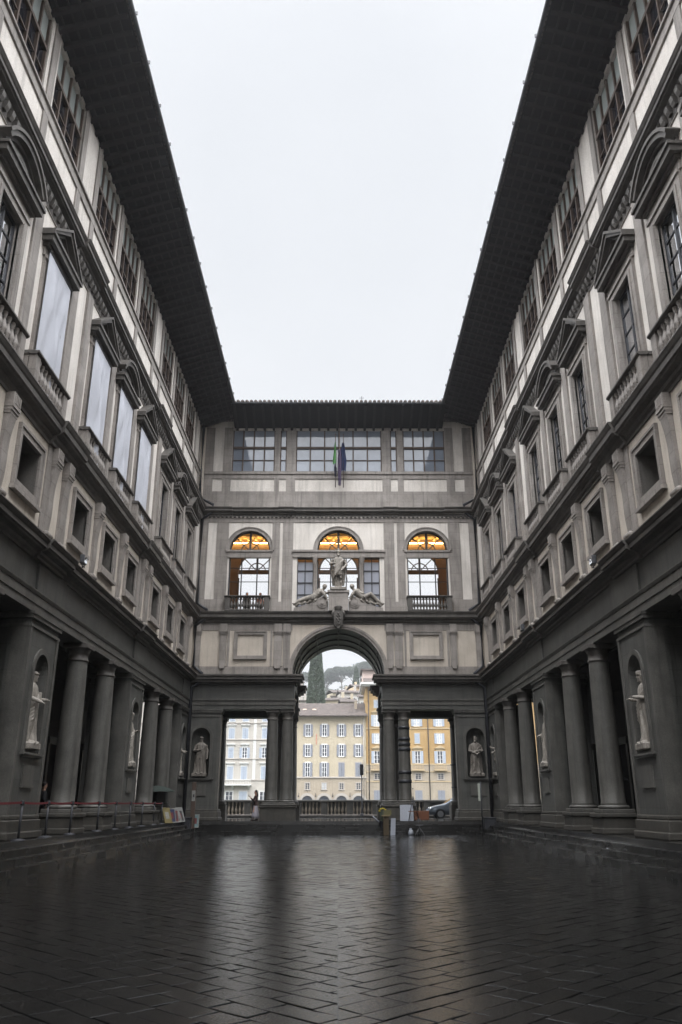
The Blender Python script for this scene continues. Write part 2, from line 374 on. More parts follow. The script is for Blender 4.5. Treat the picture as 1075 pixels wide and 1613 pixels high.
def make_attic(w=2.8, cols=4, lower='pane_d', upper='pane_t', y=.3, fm='wood_f'):
    def f():
        b = MB(); z0, zt, z1 = 22.5, 24.32, 25.6; h = w/2
        for s in (-1, 1): b.box(s*(h-.07), s*h, y+.06, y+.2, z0, z1)
        b.box(-h, h, y+.041, y+.199, zt-.07, zt+.07); b.box(-h+.09, h-.09, y+.042, y+.198, z0, z0+.09)
        for i in range(1, cols):
            x = -h + w*i/cols; b.box(x-.042, x+.042, y+.06, y+.19, z0+.09, z1)
        for i in range(cols): b.box(-h+w*i/cols+.055, -h+w*(i+1)/cols-.055, y+.08, y+.14, (z0+zt)/2-.02, (z0+zt)/2+.02)
        o = b.build('attic_window', M[fm])
        g = MB(); g.quad((-h,y+.16,z0),(h,y+.16,z0),(h,y+.16,zt),(-h,y+.16,zt)); g.build('pane', M[lower], o)
        g = MB(); g.quad((-h,y+.14,zt),(h,y+.14,zt),(h,y+.14,z1),(-h,y+.14,z1)); g.build('transom_pane', M[upper], o)
        return o
    return f

def make_column(r=.40, mat='dark2', sq=True, PED=PED):
    def f():
        b = MB(); h0 = PED+.34; h1 = AR0-.62; pr = []
        for i in range(9):
            t = i/8; pr.append((r*(1-.15*t**1.6), h0+(h1-h0)*t))
        b.lathe([(r*1.0, PED+.25), (r*1.06, PED+.3)] + pr, n=28)
        o = b.build('column', M[mat])
        c = MB(); rt = r*.85
        c.lathe([(rt, h1), (rt*1.1, h1+.02), (rt*1.1, h1+.07), (rt, h1+.09), (rt, h1+.26), (rt*1.06, h1+.28), (rt*1.06, h1+.33), (rt*1.22, h1+.42), (rt*1.24, h1+.44)], n=28)
        c.bbox(-rt*1.3, rt*1.3, -rt*1.3, rt*1.3, h1+.44, AR0, .02); c.build('capital', M['cornice'], o)
        s = MB(); s.bbox(-r*1.3, r*1.3, -r*1.3, r*1.3, PED, PED+.13, .015)
        s.lathe([(r*1.16, PED+.13), (r*1.28, PED+.16), (r*1.28, PED+.21), (r*1.16, PED+.25), (r*1.02, PED+.26)], n=28); s.build('base', M['dark2'], o)
        if sq:
            q = MB(); e = r*1.5; q.bbox(-e, e, -e, e, ZF, PED-.13, .03); q.bbox(-e-.06, e+.06, -e-.06, e+.06, PED-.13, PED, .025)
            q.bbox(-e-.05, e+.05, -e-.05, e+.05, ZF, ZF+.18, .025); q.build('pedestal', M['ped'], o)
        return o
    return f

def make_pier(hw=1.2, xc=0, depth=1.75, mat='dark'):
    """pier with a statue niche in its front"""
    def f():
        b = MB(); m = M[mat]; r, zs, zb = .54, 5.32, 3.1
        b.quad((-hw,0,PED),(hw,0,PED),(hw,0,zb),(-hw,0,zb))
        b.arch_wall(-hw, hw, zb, AR0, xc, r, zs, 0, .02)
        for s in (-1, 1): b.quad((s*hw,0,PED),(s*hw,.62,PED),(s*hw,.62,AR0),(s*hw,0,AR0))
        b.quad((-hw,.62,PED),(hw,.62,PED),(hw,.62,AR0),(-hw,.62,AR0))
        b.box(-hw+.09, hw-.09, .621, depth, PED, AR0)
        o = b.build('pier', m)
        n = MB(); K = 14                                     # the niche itself
        for i in range(K):
            a0, a1 = PI*i/K, PI*(i+1)/K
            P = lambda a, z: (xc+r*math.cos(a), .02+r*.95*math.sin(a), z)
            n.add([P(a0, zb), P(a1, zb), P(a1, zs), P(a0, zs)], [(0,1,2,3)], 0, True)
            for j in range(6):
                t0, t1 = PI/2*j/6, PI/2*(j+1)/6
                Q = lambda a, t: (xc+r*math.cos(a)*math.cos(t), .02+r*.95*math.sin(a)*math.cos(t), zs+r*math.sin(t))
                n.add([Q(a0,t0), Q(a1,t0), Q(a1,t1), Q(a0,t1)], [(0,1,2,3)], 0, True)
        n.add([(xc+r*math.cos(PI*i/K), .02+r*.95*math.sin(PI*i/K), zb) for i in range(K+1)], [tuple(range(K+1))])
        n.build('niche', m, o)
        t = MB()
        t.ring(xc, zs, r+.01, r+.17, -.05, .01, n=20)
        for s in (-1, 1): t.box(xc+s*(r+.01), xc+s*(r+.17), -.05, .01, zb-.1, zs)
        t.box(xc-r-.28, xc+r+.28, -.14, .01, zb-.16, zb-.102); t.box(xc-r-.22, xc+r+.22, -.09, .01, zb-.22, zb-.162)
        t.box(xc-.42, xc+.42, -.04, .01, 2.12, 2.66); t.box(xc-.46, xc+.46, -.06, .01, 2.05, 2.118)
        for s in (-1, 1): t.box(s*(hw-.14), s*(hw+.03), -.035, .5, PED, AR0-.44)
        for k, (za, zb_) in enumerate(((AR0-.44, AR0-.36), (AR0-.2, AR0-.08), (AR0-.08, AR0-.002))):
            e = .05+.035*k; t.box(-hw-e, hw+e, -e, .66, za, zb_); t.box(-hw+.09-e, hw-.09+e, .661, depth+e*.9, za, zb_)
        t.build('niche_frame', M['dark2'], o)
        q = MB(); q.bbox(-hw-.10, hw+.10, -.10, depth+.1, ZF, PED-.13, .03); q.bbox(-hw-.06, hw+.06, -.06, depth+.06, PED-.13, PED-.002, .03)
        q.bbox(-hw-.16, hw+.16, -.16, depth+.16, ZF, ZF+.2, .03); q.build('pedestal', M['ped'], o)
        return o
    return f

# ------------------------------------------------------------------ side wings
GROUPS = (17.85, 30.0, 42.05)
PU = (11.9, 23.9, 36.0, 48.3)
PIERS = (12.5, 24.5, 36.5, 48.4)
def side_wing(sg):
    left = sg > 0
    root = thing('palace_wing', 'long grey and cream palace wing with white sheets over four of its windows' if left else
                 'long grey and cream palace wing whose windows are all uncovered', 'building', (-9 if left else 9, YC, 0), R(90)*sg, 'wings of the palace')
    lx = lambda Y: sg*(Y-YC)
    def sp(a, b): p, q = lx(a), lx(b); return min(p, q), max(p, q)
    Y0, Y1 = -34.0, 56.6
    X0, X1 = sp(Y0, D)
    # wall of three storeys with openings
    w = MB(); ops = []
    for gc in GROUPS:
        for k in (-3.6, 0, 3.6): c = lx(gc+k); ops.append((c-.74, c+.74, 10.1, 11.48))
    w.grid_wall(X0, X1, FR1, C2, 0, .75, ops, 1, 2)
    ops = []
    for gc in GROUPS:
        for k in (-3.6, 0, 3.6): c = lx(gc+k); ops.append((c-.74, c+.74, C2, 17.0))
    w.grid_wall(X0, X1, C2, C3, 0, .18, ops, 0, 3)
    ops = []
    for gc in GROUPS:
        for k in (-3.6, 0, 3.6): c = lx(gc+k); ops.append((c-1.4, c+1.4, 22.5, 25.6))
    w.grid_wall(X0, X1, C3-.1, 26.5, .3, .2, ops, 0)
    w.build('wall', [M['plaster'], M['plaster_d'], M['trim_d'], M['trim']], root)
    # roof, floors and the far side, which close the wing
    s = MB(); e0, e1 = sp(Y0, Y1)
    s.box(e0, e1, 1.2, 6.4, C1+.02, C1+.3); s.box(e0, e1, 6.4, 6.9, ZF, 26.5)
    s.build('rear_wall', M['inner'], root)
    r = MB(); r.prism([(-2.05, EE+.14), (-2.05, EE+.04), (.3, 26.55), (8, 26.55), (8, 29.6)], 'x', e0, e1); r.build('roof', M['roof'], root)
    # eave: boards, rafters and gutter
    ev = MB(); ev.prism([(.3, EW), (-2.0, EE-.02), (-2.0, EE+.03), (.3, EW+.12)], 'x', X0, X1)
    eo = ev.build('eave', M['wood_d'], root)
    rf = MB(); x = X0+.3
    while x < X1-.1:
        rf.prism([(.28, EW-.2), (.28, EW-.005), (-1.95, EE-.03), (-1.95, EE-.12), (-1.7, EE-.17)], 'x', x-.08, x+.08); x += .62
    rf.build('rafter', M['wood_r'], eo)
    bt = MB()
    for i in range(6):
        t = (i+.6)/6.4; y = .28-2.2*t; z = EW+(EE-EW)*t-.02*t; bt.box(X0, X1, y-.03, y+.03, z-.075, z-.012)
    bt.build('batten', M['wood_r'], eo)
    gt = MB(); gt.prism([(-2.12+.08*math.cos(a), EE+.06+.08*math.sin(a)) for a in [PI+PI*i/8 for i in range(9)]], 'x', X0, X1)
    x = X0+.5
    while x < X1: gt.box(x-.02, x+.02, -2.24, -2.1, EE+.06, EE+.20); x += 1.9
    gt.build('gutter', M['lead'], eo)
    # ground-floor order
    sweep('architrave', M['dark2'], ARCH_PROF, X0, X1, root)
    fz = MB(); fz.box(X0, X1, 0.004, .99, AR1, FR1+.02)
    for P in PIERS:
        a, b = sp(P-1.25, P+1.25); b = min(b, X1) if left else b; a = max(a, X0)
        fz.box(a, min(b, X1), -.07, .0, AR1, FR1+.02)
    fz.build('frieze', M['dark'], root)
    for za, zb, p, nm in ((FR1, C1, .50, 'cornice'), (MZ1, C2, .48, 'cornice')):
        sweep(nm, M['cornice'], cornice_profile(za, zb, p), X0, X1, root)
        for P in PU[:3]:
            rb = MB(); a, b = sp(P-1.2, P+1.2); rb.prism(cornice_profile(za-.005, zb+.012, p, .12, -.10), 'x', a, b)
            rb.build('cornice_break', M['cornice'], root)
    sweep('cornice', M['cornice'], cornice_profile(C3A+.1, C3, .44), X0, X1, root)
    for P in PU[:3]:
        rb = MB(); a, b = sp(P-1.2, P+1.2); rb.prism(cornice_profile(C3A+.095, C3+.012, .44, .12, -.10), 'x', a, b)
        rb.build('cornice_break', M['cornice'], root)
    sb = MB(); sb.box(X0, X1, -.04, .02, PN1, C3A-.26); sb.build('string_course', M['trim'], root)
    dn = MB(); dn.box(X0, X1, -.05, .02, C3A-.26, C3A+.1); x = X0+.2
    while x < X1-.2: dn.prism([(-.05, C3A-.14), (-.13, C3A-.17), (-.19, C3A-.06), (-.21, C3A+.099), (-.05, C3A+.099)], 'x', x-.085, x+.085); x += .34
    dn.build('dentil_course', M['cornice'], root)
    # pilaster strips of the main floor
    for gc in GROUPS:
        for k in (-1.8, 1.8):
            b = MB(); c = lx(gc+k); b.box(c-.27, c+.27, -.07, .02, C2, PN1); b.build('pilaster', M['trim'], root)
    for P in PU:
        for k in (-.78, .78):
            if P > 48 and k > 0: continue
            b = MB(); c = lx(P+k); b.box(c-.29, c+.29, -.09, .02, C2, PN1-.002); b.build('pilaster', M['trim'], root)
            b = MB(); b.box(c-.33, c+.33, -.05, .02, C1, MZ1); b.build('pilaster', M['trim'], root)
    # attic frame of stone
    at = MB(); at.box(X0, X1, .24, .31, C3-.05, 21.15); at.box(X0, X1, .235, .31, 22.08, 22.42); at.box(X0, X1, .16, .31, 22.42, 22.5)
    xs = []
    for gc in GROUPS:
        for k in (-1.8, 1.8): xs.append((lx(gc+k), .2))
    for P in PU: xs += [(lx(P-.85), .2), (lx(P+.85), .2)]
    for x, h in xs:
        if X0 < x-h and x+h < X1: at.box(x-h, x+h, .245, .31, 21.15, 22.08); at.box(x-h, x+h, .245, .31, 22.5, EW+.02)
    at.build('attic_framing', M['trim'], root)
    # repeated parts
    i = 0
    for gi, gc in enumerate(GROUPS):
        for k, kd in ((-3.6, 'tri'), (0, 'seg'), (3.6, 'tri')):
            x = lx(gc+k); far = gc+k > 24
            pn = 'pane_r' if (gi == 0 or not left) else 'pane_d'
            put(('win', kd, pn), make_window(kd, M[pn]), root, (x, 0, 0))
            put('balcony', make_balcony(), root, (x, 0, 0))
            put('mezz', make_mezz, root, (x, 0, 0))
            put('attic', make_attic(), root, (x, 0, 0))
            i += 1
        for k in (-5.5, -1.8, 1.8, 5.5): put('console', make_console, root, (lx(gc+k), 0, 0))
    for P in PIERS[:3]: put('pier', make_pier(), root, (lx(P), 0, 0))
    put('pier', make_pier(), root, (lx(48.4), 0, 0))
    for a in (0, 1, 2):
        for k in (4.2, 7.8): put('column', make_column(), root, (lx(PIERS[a]+k), .25, 0))
    # portico behind the columns
    v = MB(); n = 12
    A = [(3.7+2.6*math.cos(PI*j/n), 6.9+1.85*math.sin(PI*j/n)) for j in range(n+1)]
    v.prism(A + [(1.1, C1+.02), (6.4, C1+.02)], 'x', e0, e1-0.002) if False else None
    for (ya, za), (yb, zb) in zip(A, A[1:]): v.quad((e0,ya,za),(e1,ya,za),(e1,yb,zb),(e0,yb,zb))
    v.quad((e0,1.0,AR0+.01),(e1,1.0,AR0+.01),(e1,1.1,AR0+.01),(e0,1.1,AR0+.01))
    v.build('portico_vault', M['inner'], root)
    iw = MB()
    Y = Y0+4
    while Y < 49:
        a, b = sp(Y-.4, Y+.4); iw.box(a, b, 6.22, 6.39, ZF, AR0)
        a, b = sp(Y+1.9, Y+2.2); iw.box(a, b, 6.2, 6.39, ZF, 4.6); a, b = sp(Y+4.0, Y+4.3); iw.box(a, b, 6.2, 6.39, ZF, 4.6)
        a, b = sp(Y+1.8, Y+4.4); iw.box(a, b, 6.12, 6.388, 4.6, 4.95)
        Y += 6.0
    iw.build('portico_pilasters', M['dark'], root)
    Y = Y0+4
    while Y < 49: dr = MB(); a, b = sp(Y+2.2, Y+4.0); dr.box(a, b, 6.3, 6.39, ZF, 4.6); dr.build('door', M['wood_d'], root); Y += 6.0
    # river end of the portico: an open arch
    ea = MB(); xe = lx(56.6); x0 = lx(55.6)
    c, r_ = 3.5, 1.9
    K = 14; ar = [(c+r_*math.cos(PI*j/K), 6.5+r_*math.sin(PI*j/K)) for j in range(K+1)]
    for xx in (xe, x0):
        for (ya, za), (yb, zb) in zip(ar, ar[1:]): ea.quad((xx,ya,za),(xx,yb,zb),(xx,yb,C1),(xx,ya,C1))
        ea.quad((xx,c+r_,ZF),(xx,6.4,ZF),(xx,6.4,C1),(xx,c+r_,C1)); ea.quad((xx,0,ZF),(xx,c-r_,ZF),(xx,c-r_,C1),(xx,0,C1))
    for (ya, za), (yb, zb) in zip([(c+r_, ZF)]+ar+[(c-r_, ZF)], ar+[(c-r_, ZF), (c-r_, ZF)]): ea.quad((xe,ya,za),(xe,yb,zb),(x0,yb,zb),(x0,ya,za))
    ea.build('river_arch', M['dark'], root)
    # upper mass over the river end
    um = MB(); a, b = sp(D+.02, 56.6); um.box(a, b, .0, 6.4, C1+.31, 26.4); um.build('river_end_wall', M['plaster_d'], root)
    # drain pipe in the corner
    dp = MB(); c = lx(D-.16); dp.tube([(c,-.14,.7),(c,-.14,8.2),(c,-.72,8.6),(c,-.72,9.05),(c,-.16,9.5),(c,-.16,12.0),(c,-.8,12.5),(c,-.8,13.0),(c,-.16,13.4),(c,-.16,19.0),(c,-.8,19.5),(c,-.8,20.0),(c,.12,20.5),(c,.12,25.6)], .10, 10)
    dp.build('drain_pipe', M['iron'], root)
    return root
WL = side_wing(1); WR = side_wing(-1)

# ------------------------------------------------------------------ river gallery closing the courtyard
def arch_tracery(r, zs, z0, y, cols=(0,), rows=(), lower=True):
    b = MB()
    b.ring(0, zs, r-.07, r+.01, y, y+.1, n=24); b.box(-.07, .07, y+.01, y+.11, zs, zs+r-.02)
    b.ring(0, zs, r*.42, r*.42+.06, y+.02, y+.09, n=16)
    for a in (PI/4, 3*PI/4):
        c, s = math.cos(a), math.sin(a); b.tube([(r*.38*c*0, y+.05, zs), (r*.97*c, y+.05, zs+r*.97*s)], .035, 6, 0, False)
    b.box(-r, r, y+.005, y+.105, zs, zs+.08)
    if lower:
        for s in (-1, 1): b.box(s*(r-.08), s*r, y, y+.1, z0, zs-.5)
        for c in cols: b.box(c-.035, c+.035, y+.01, y+.08, z0, zs-.5)
        for z in rows: b.box(-r+.08, r-.08, y+.02, y+.07, z-.02, z+.02)
    return b
def end_wing():
    root = thing('river_gallery', 'narrow palace front closing the courtyard with one big open arch and three lit arched windows', 'building', (0, D, 0))
    DY = 7.0
    put('pier_e1', make_pier(1.0, -.12, 1.2), root, (-8.02, 0, 0)); put('pier_e2', make_pier(1.0, .12, 1.2), root, (8.02, 0, 0))
    for s in (-1, 1):                                            # paired columns, front and rear, on shared pedestals
        for y in (.5, 5.5):
            for x in (3.95, 3.05): put('col_e', make_column(.37, 'dark2', False, 1.55), root, (s*x, y, 0))
            q = MB(); q.bbox(s*2.5, s*4.5, y-.52, y+.52, ZF, 1.42, .03); q.bbox(s*2.46, s*4.54, y-.56, y+.56, 1.42, 1.549, .03); q.build('pedestal', M['ped'], root)
        put('col_e', make_column(.37, 'dark2', False, 1.55), root, (s*7.72, 5.5, 0))
        q = MB(); q.bbox(s*7.2, s*8.24, 4.98, 6.02, ZF, 1.548, .03); q.build('pedestal', M['ped'], root)
        q = MB(); q.box(s*8.1, s*9.0, 1.3, 6.4, ZF, C1); q.build('side_wall', M['dark'], root)
        for y0, y1, sg in ((0, 1.0, 1), (5.0, 6.0, -1)):         # entablature blocks with returned ends
            e = MB(); yb0, yb1 = y0+.003, y1
            e.box(s*2.66, s*9.0, yb0, yb1, AR0, FR1+.02); o = e.build('architrave', M['dark'], root)
            t = MB(); t.box(s*2.62, s*9.0, yb0-.04, yb1+.04, AR0+.25, AR1-.1); t.box(s*2.56, s*9.0, yb0-.10, yb1+.10, AR1-.1, AR1); t.build('fascia', M['dark2'], root)
            for k, (p, za, zb) in enumerate(((.12, FR1, FR1+.1), (.32, FR1+.1, FR1+.26), (.46, FR1+.26, FR1+.45), (.55, FR1+.45, C1))):
                c = MB(); c.box(s*(2.66-p), s*(9.0), yb0-p, yb1+p, za, zb-.0005*k); c.build('cornice', M['cornice'], root)
    for z in (5.9, 5.25, 4.95, 4.65, 3.35, 2.85):
        r_ = .37*(1-.15*((z-2.1)/4.3)**1.6); iron = MB(); iron.lathe([(r_, z-.09), (r_+.03, z-.08), (r_+.03, z+.08), (r_, z+.09)], (3.95, .5, 0), 24); iron.build('iron_strap', M['iron'], root)
    for z in (4.0, 2.6): iron = MB(); iron.lathe([(.365, z-.05), (.395, z-.04), (.395, z+.04), (.365, z+.05)], (7.72, 5.5, 0), 24); iron.build('iron_strap', M['iron'], root)
    # barrel vault over the arch and ceilings of the side passages
    v = MB(); n = 24; r = 2.82; zs = C1+.03
    A = [(r*math.cos(PI*i/n), zs+r*math.sin(PI*i/n)) for i in range(n+1)]
    for (xa, za), (xb, zb) in zip(A, A[1:]): v.quad((xa,.35,za),(xb,.35,zb),(xb,DY-.35,zb),(xa,DY-.35,za))
    for s in (-1, 1): v.quad((s*2.7,0.9,FR1-.1),(s*9,.9,FR1-.1),(s*9,5.2,FR1-.1),(s*2.7,5.2,FR1-.1)); v.quad((s*2.7,.9,FR1-.1),(s*2.7,5.2,FR1-.1),(s*2.7,5.2,C1+.03),(s*2.7,.9,C1+.03))
    for j in range(3):
        y = 1.4+1.9*j; v.ring(0, zs, r-.08, r+.01, y, y+.22, n=24)
    for i in range(1, 6): a = PI*i/6; v.tube([(r*math.cos(a), .6, zs+r*math.sin(a)), (r*math.cos(a), DY-.6, zs+r*math.sin(a))], .07, 6, 0, False)
    v.build('vault', M['dark'], root)
    # mezzanine wall with the arch
    w = MB(); w.arch_wall(-4.5, 4.5, C1+.03, MZ1+.05, 0, r, zs, 0, .4, 0, 1, 32)
    for s in (-1, 1): w.quad((s*4.5,0,C1-.02),(s*9,0,C1-.02),(s*9,0,MZ1+.05),(s*4.5,0,MZ1+.05), 0)
    w.build('wall', [M['plaster_d'], M['dark']], root); w = MB(); w.arch_wall(-9, 9, C1+.03, MZ1+.7, 0, r, zs, DY, -.4, 0, 0, 32); w.build('rear_wall', M['dark'], root)
    a = MB(); a.ring(0, zs, r, r+.13, -.10, .02, n=36); a.ring(0, zs, r+.13, r+.27, -.15, .02, n=36); a.build('arch', M['trim'], root)
    for s in (-1, 1):
        for xa, za, zb in ((2.84, C1-.02, 9.5), (2.86, 11.72, MZ1+.02)): b = MB(); b.box(s*xa, s*9, -.03, .02, za, zb); b.build('string_course', M['trim'], root)
        for x0, x1 in ((3.48, 3.98), (2.98, 3.40), (6.9, 7.32), (8.5, 8.9)):
            b = MB(); b.box(s*x0, s*x1, -.10, .02, 9.52, 11.45)
            for k in range(3): b.box(s*(x0-.02-.015*k), s*(x1+.02+.015*k), -.14-.03*k, .02, 11.45+.08*k, 11.525+.08*k)
            b.box(s*x0, s*x1, -.18, .02, 11.69, 12.12); b.box(s*(x0+.06), s*(x1-.06), -.14, -.09, 9.38, 9.58)
            b.build('console', M['trim'], root)
        q = MB(); cx = s*5.42; w_, za, zb = .8, 10.15, 11.45
        for t in (-1, 1): q.box(cx+t*w_, cx+t*(w_+.22), -.10, .02, za-.22, zb+.22)
        q.box(cx-w_, cx+w_, -.10, .02, za-.22, za); q.box(cx-w_, cx+w_, -.10, .02, zb, zb+.22)
        for t in (-1, 1): q.box(cx+t*(w_+.15), cx+t*(w_+.22), -.14, -.1, za-.22, zb+.22)
        q.box(cx-w_-.15, cx+w_+.15, -.14, -.101, zb+.15, zb+.22); q.box(cx-w_-.15, cx+w_+.15, -.14, -.101, za-.22, za-.15)
        q.build('blind_panel', M['trim'], root)
        for xa, xb in ((4.08, 4.2), (6.72, 6.85)): q = MB(); q.box(s*xa, s*xb, -.06, .02, 9.5, 11.72); q.build('panel_border', M['trim'], root)
    sweep('cornice', M['cornice'], cornice_profile(MZ1, C2+.004, .48), -9, 9, root)
    sweep('cornice', M['cornice'], cornice_profile(C3A+.1, C3+.004, .40), -9, 9, root)
    for a_, b_ in ((-9, -6.9), (2.9, 3.9), (-3.9, -2.9), (6.9, 9)):
        rb = MB(); rb.prism(cornice_profile(C3A+.095, C3+.012, .40, .12, -.09), 'x', a_, b_); rb.build('cornice_break', M['cornice'], root)
    dn = MB(); x = -8.9
    while x < 8.9: dn.box(x-.07, x+.07, -.15, .02, C3A-.02, C3A+.099); x += .27
    dn.build('dentil_course', M['cornice'], root)
    # main floor wall, front and rear
    ra, zsa = 1.3, 16.93; DY = 5.2
    for y, dep, nm in ((0, .35, 'wall'), (DY, -.35, 'rear_wall')):
        w = MB()
        for x0, x1 in ((-9, -7.3), (-4.1, -2.9), (2.9, 4.1), (7.3, 9)): w.quad((x0,y,C2-.05),(x1,y,C2-.05),(x1,y,C3),(x0,y,C3), 0)
        for xc in (-5.7, 5.7): w.arch_wall(xc-1.6, xc+1.6, C2-.05, C3, xc, ra, zsa, y, dep, 0, 1, 28)
        w.arch_wall(-1.6, 1.6, C2-.05, C3, 0, 1.36, zsa, y, dep, 0, 1, 28)
        for x0, x1 in ((-2.9, -1.6), (1.6, 2.9)):
            w.grid_wall(x0, x1, C2-.05, C3, y, dep, [(min(x0,x1)+(.27 if x0 < 0 else .0), max(x0,x1)-(.0 if x0 < 0 else .27), C2+.1, 16.45)], 0, 1)
        w.build(nm, [M['plaster'] if y == 0 else M['room_wall'], M['trim']], root)
    # gallery room behind the windows
    rm = MB(); rm.box(-9, 9, .3, DY-.02, C2-.12, C2-.02); rm.build('gallery_floor', M['wood_f'], root)
    rm = MB(); rm.box(-9, 9, .02, DY+.2, 19.36, 19.5)
    x = -8.6
    while x < 8.9: rm.box(x-.06, x+.06, .36, DY-.1, 19.2, 19.36); x += .55
    rm.box(-8.9, 8.9, DY*.33, DY*.33+.2, 19.08, 19.2); rm.box(-8.9, 8.9, DY*.66, DY*.66+.2, 19.08, 19.2)
    rm.build('gallery_ceiling', M['room_wood'], root)
    for yy, nm in ((DY-.2, 'cove_light'), (.42, 'cove_light')):
        rm = MB(); rm.box(-8.6, 8.6, yy-.04, yy+.04, 18.98, 19.04); rm.build(nm, M['led'], root)
    rm = MB()
    for s in (-1, 1): rm.box(s*8.9, s*9.0, .36, DY-.05, C2, 19.36)
    for xc in (-5.7, 5.7):
        pass
    rm.build('gallery_end_wall', M['room_wall'], root)
    for y, f in ((.2, 1), (DY-.3, 0)):
        for xc in (-5.7, 0, 5.7):
            rr = 1.36 if xc == 0 else ra
            t = arch_tracery(rr, zsa, C2+.1, y, (-.5, .5) if f else (0,), (13.9, 14.9, 15.8) if f else (14.9,))
            o = t.build('arched_window', M['iron'] if f else M['wood_f'], root, (xc, 0, 0))
            if f:
                g = MB(); g.quad((-rr,.27,C2),(rr,.27,C2),(rr,.27,zsa-.45),(-rr,.27,zsa-.45)); g.build('pane', M['glass'], o)
                h = MB(); h.box(-rr-.1, rr+.1, -.06, .19, zsa-.5, zsa-.12); h.box(-rr-.18, rr+.18, -.12, .192, zsa-.12, zsa-.002); h.build('transom_beam', M['trim'], o)
                h = MB(); h.ring(0, zsa, rr+.005, rr+.2, -.09, .02, n=30); h.ring(0, zsa, rr+.2, rr+.26, -.13, .02, n=30)
                h.build('archivolt', M['trim'], o)
            else:
                h = MB(); h.box(-rr, rr, y-.02, y+.1, zsa-.22, zsa-.01); h.build('transom_beam', M['wood_f'], o)
    for s in (-1, 1):
        b = MB()
        for x in (1.6, 2.63): b.box(s*x-.04, s*x+.04, .15, .25, C2, 16.45)
        b.box(s*2.13-.03, s*2.13+.03, .16, .24, C2, 16.45)
        for i in range(5): b.box(s*1.64, s*2.59, .17, .23, 13.25+.78*i, 13.3+.78*i)
        o = b.build('side_light', M['iron'], root)
        g = MB(); g.quad((s*1.6,.24,C2),(s*2.63,.24,C2),(s*2.63,.24,16.2),(s*1.6,.24,16.2)); g.build('pane', M['pane_g'], o)
        c = MB(); c.lathe([(.15,C2),(.15,C2+.15),(.125,C2+.2),(.11,16.0),(.13,16.05),(.13,16.1),(.17,16.3),(.18,16.45)], (s*1.5,-.06,0), 16); c.build('slender_column', M['trim'], root)
        e = MB(); e.box(s*1.35, s*2.92, -.09, .03, 16.45, 16.8); e.box(s*1.32, s*2.98, -.16, .03, 16.8, 16.93); e.build('impost', M['trim'], root)
        for x0, x1 in ((2.92, 3.6), (3.78, 4.28), (7.1, 7.86), (8.44, 9.0)):
            b = MB(); b.box(s*x0, s*x1, -.035, .02, C2, PN1-.02); b.build('pilaster', M['trim'], root)
        for xa, xb, zb in ((3.6, 3.78, 13.55), (7.86, 8.44, 13.7)): b = MB(); b.box(s*xa, s*xb, -.032, .02, C2, zb); b.build('string_course', M['trim'], root)
    b = MB(); b.box(-9, 9, -.045, .02, PN1-.02, C3A-.02); b.build('string_course', M['trim'], root)
    put('bal_e', make_balcony(2.75, .5, .98, 11, C2, 'cornice'), root, (-5.7, 0, 0)); put('bal_e', make_balcony, root, (5.7, 0, 0))
    # attic
    wins = [(-7.18, -4.3, 4), (-2.88, 2.92, 6), (4.36, 7.2, 4)]; nar = [(-3.95, -3.5), (3.5, 3.95)]
    w = MB(); ops = [(a, b, 22.5, 25.6) for a, b, c in wins] + [(a, b, 22.5, 25.6) for a, b in nar]
    w.grid_wall(-9, 9, C3-.1, 26.6, .3, .2, ops, 0); w.build('attic_wall', M['plaster'], root)
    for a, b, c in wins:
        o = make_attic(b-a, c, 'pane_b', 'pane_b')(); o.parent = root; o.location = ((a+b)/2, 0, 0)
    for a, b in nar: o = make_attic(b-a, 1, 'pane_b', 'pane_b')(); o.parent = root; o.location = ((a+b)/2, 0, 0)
    b = MB(); b.box(-9, 9, .24, .31, C3-.05, 21.1); b.box(-9, 9, .235, .31, 22.0, 22.32); b.box(-9, 9, .16, .31, 22.32, 22.5)
    for x0, x1 in ((-9, -8.4), (-7.75, -7.19), (-4.29, -3.96), (-3.49, -2.89), (2.93, 3.49), (3.96, 4.35), (7.21, 7.75), (8.4, 9)):
        b.box(x0, x1, .245, .31, 21.1, 22.0); b.box(x0, x1, .245, .31, 22.5, EW+.02)
    b.build('attic_framing', M['trim'], root)
    # eave and tiled roof
    ev = MB(); ev.prism([(.3, EW), (-2.0, EE-.02), (-2.0, EE+.03), (.3, EW+.12)], 'x', -7.1, 7.1)
    for s in (-1, 1): ev.prism([(s*7.1, .3), (s*9, .3), (s*9, 0), (s*7.1, -1.9)], 'z', EE-.03, EE+.02)
    eo = ev.build('eave', M['wood_d'], root)
    rf = MB(); x = -6.9
    while x < 7: rf.prism([(.28, EW-.2), (.28, EW-.005), (-1.95, EE-.03), (-1.95, EE-.12), (-1.7, EE-.17)], 'x', x-.08, x+.08); x += .62
    rf.build('rafter', M['wood_r'], eo)
    gt = MB(); gt.prism([(-2.12+.08*math.cos(a), EE+.02+.08*math.sin(a)) for a in [PI+PI*i/8 for i in range(9)]], 'x', -7.1, 7.1); gt.build('gutter', M['lead'], eo)
    r = MB(); r.prism([(-2.05, EE+.03), (2.5, 28.1), (8.2, 26.3), (8.2, 26.2), (.3, 26.25)], 'x', -9, 9)
    x = -7.2
    while x <= 7.2: r.tube([(x, -2.16, EE+.1), (x, 2.5, 28.2)], .115, 8); x += .29
    r.build('roof', M['roof'], root)
    at = MB(); at.tube([(1.55, -1.4, EE+.3), (1.55, -1.4, EE+.9)], .02, 6); at.box(1.4, 1.7, -1.41, -1.39, EE+.75, EE+.77); at.build('lightning_rod', M['iron'], root)
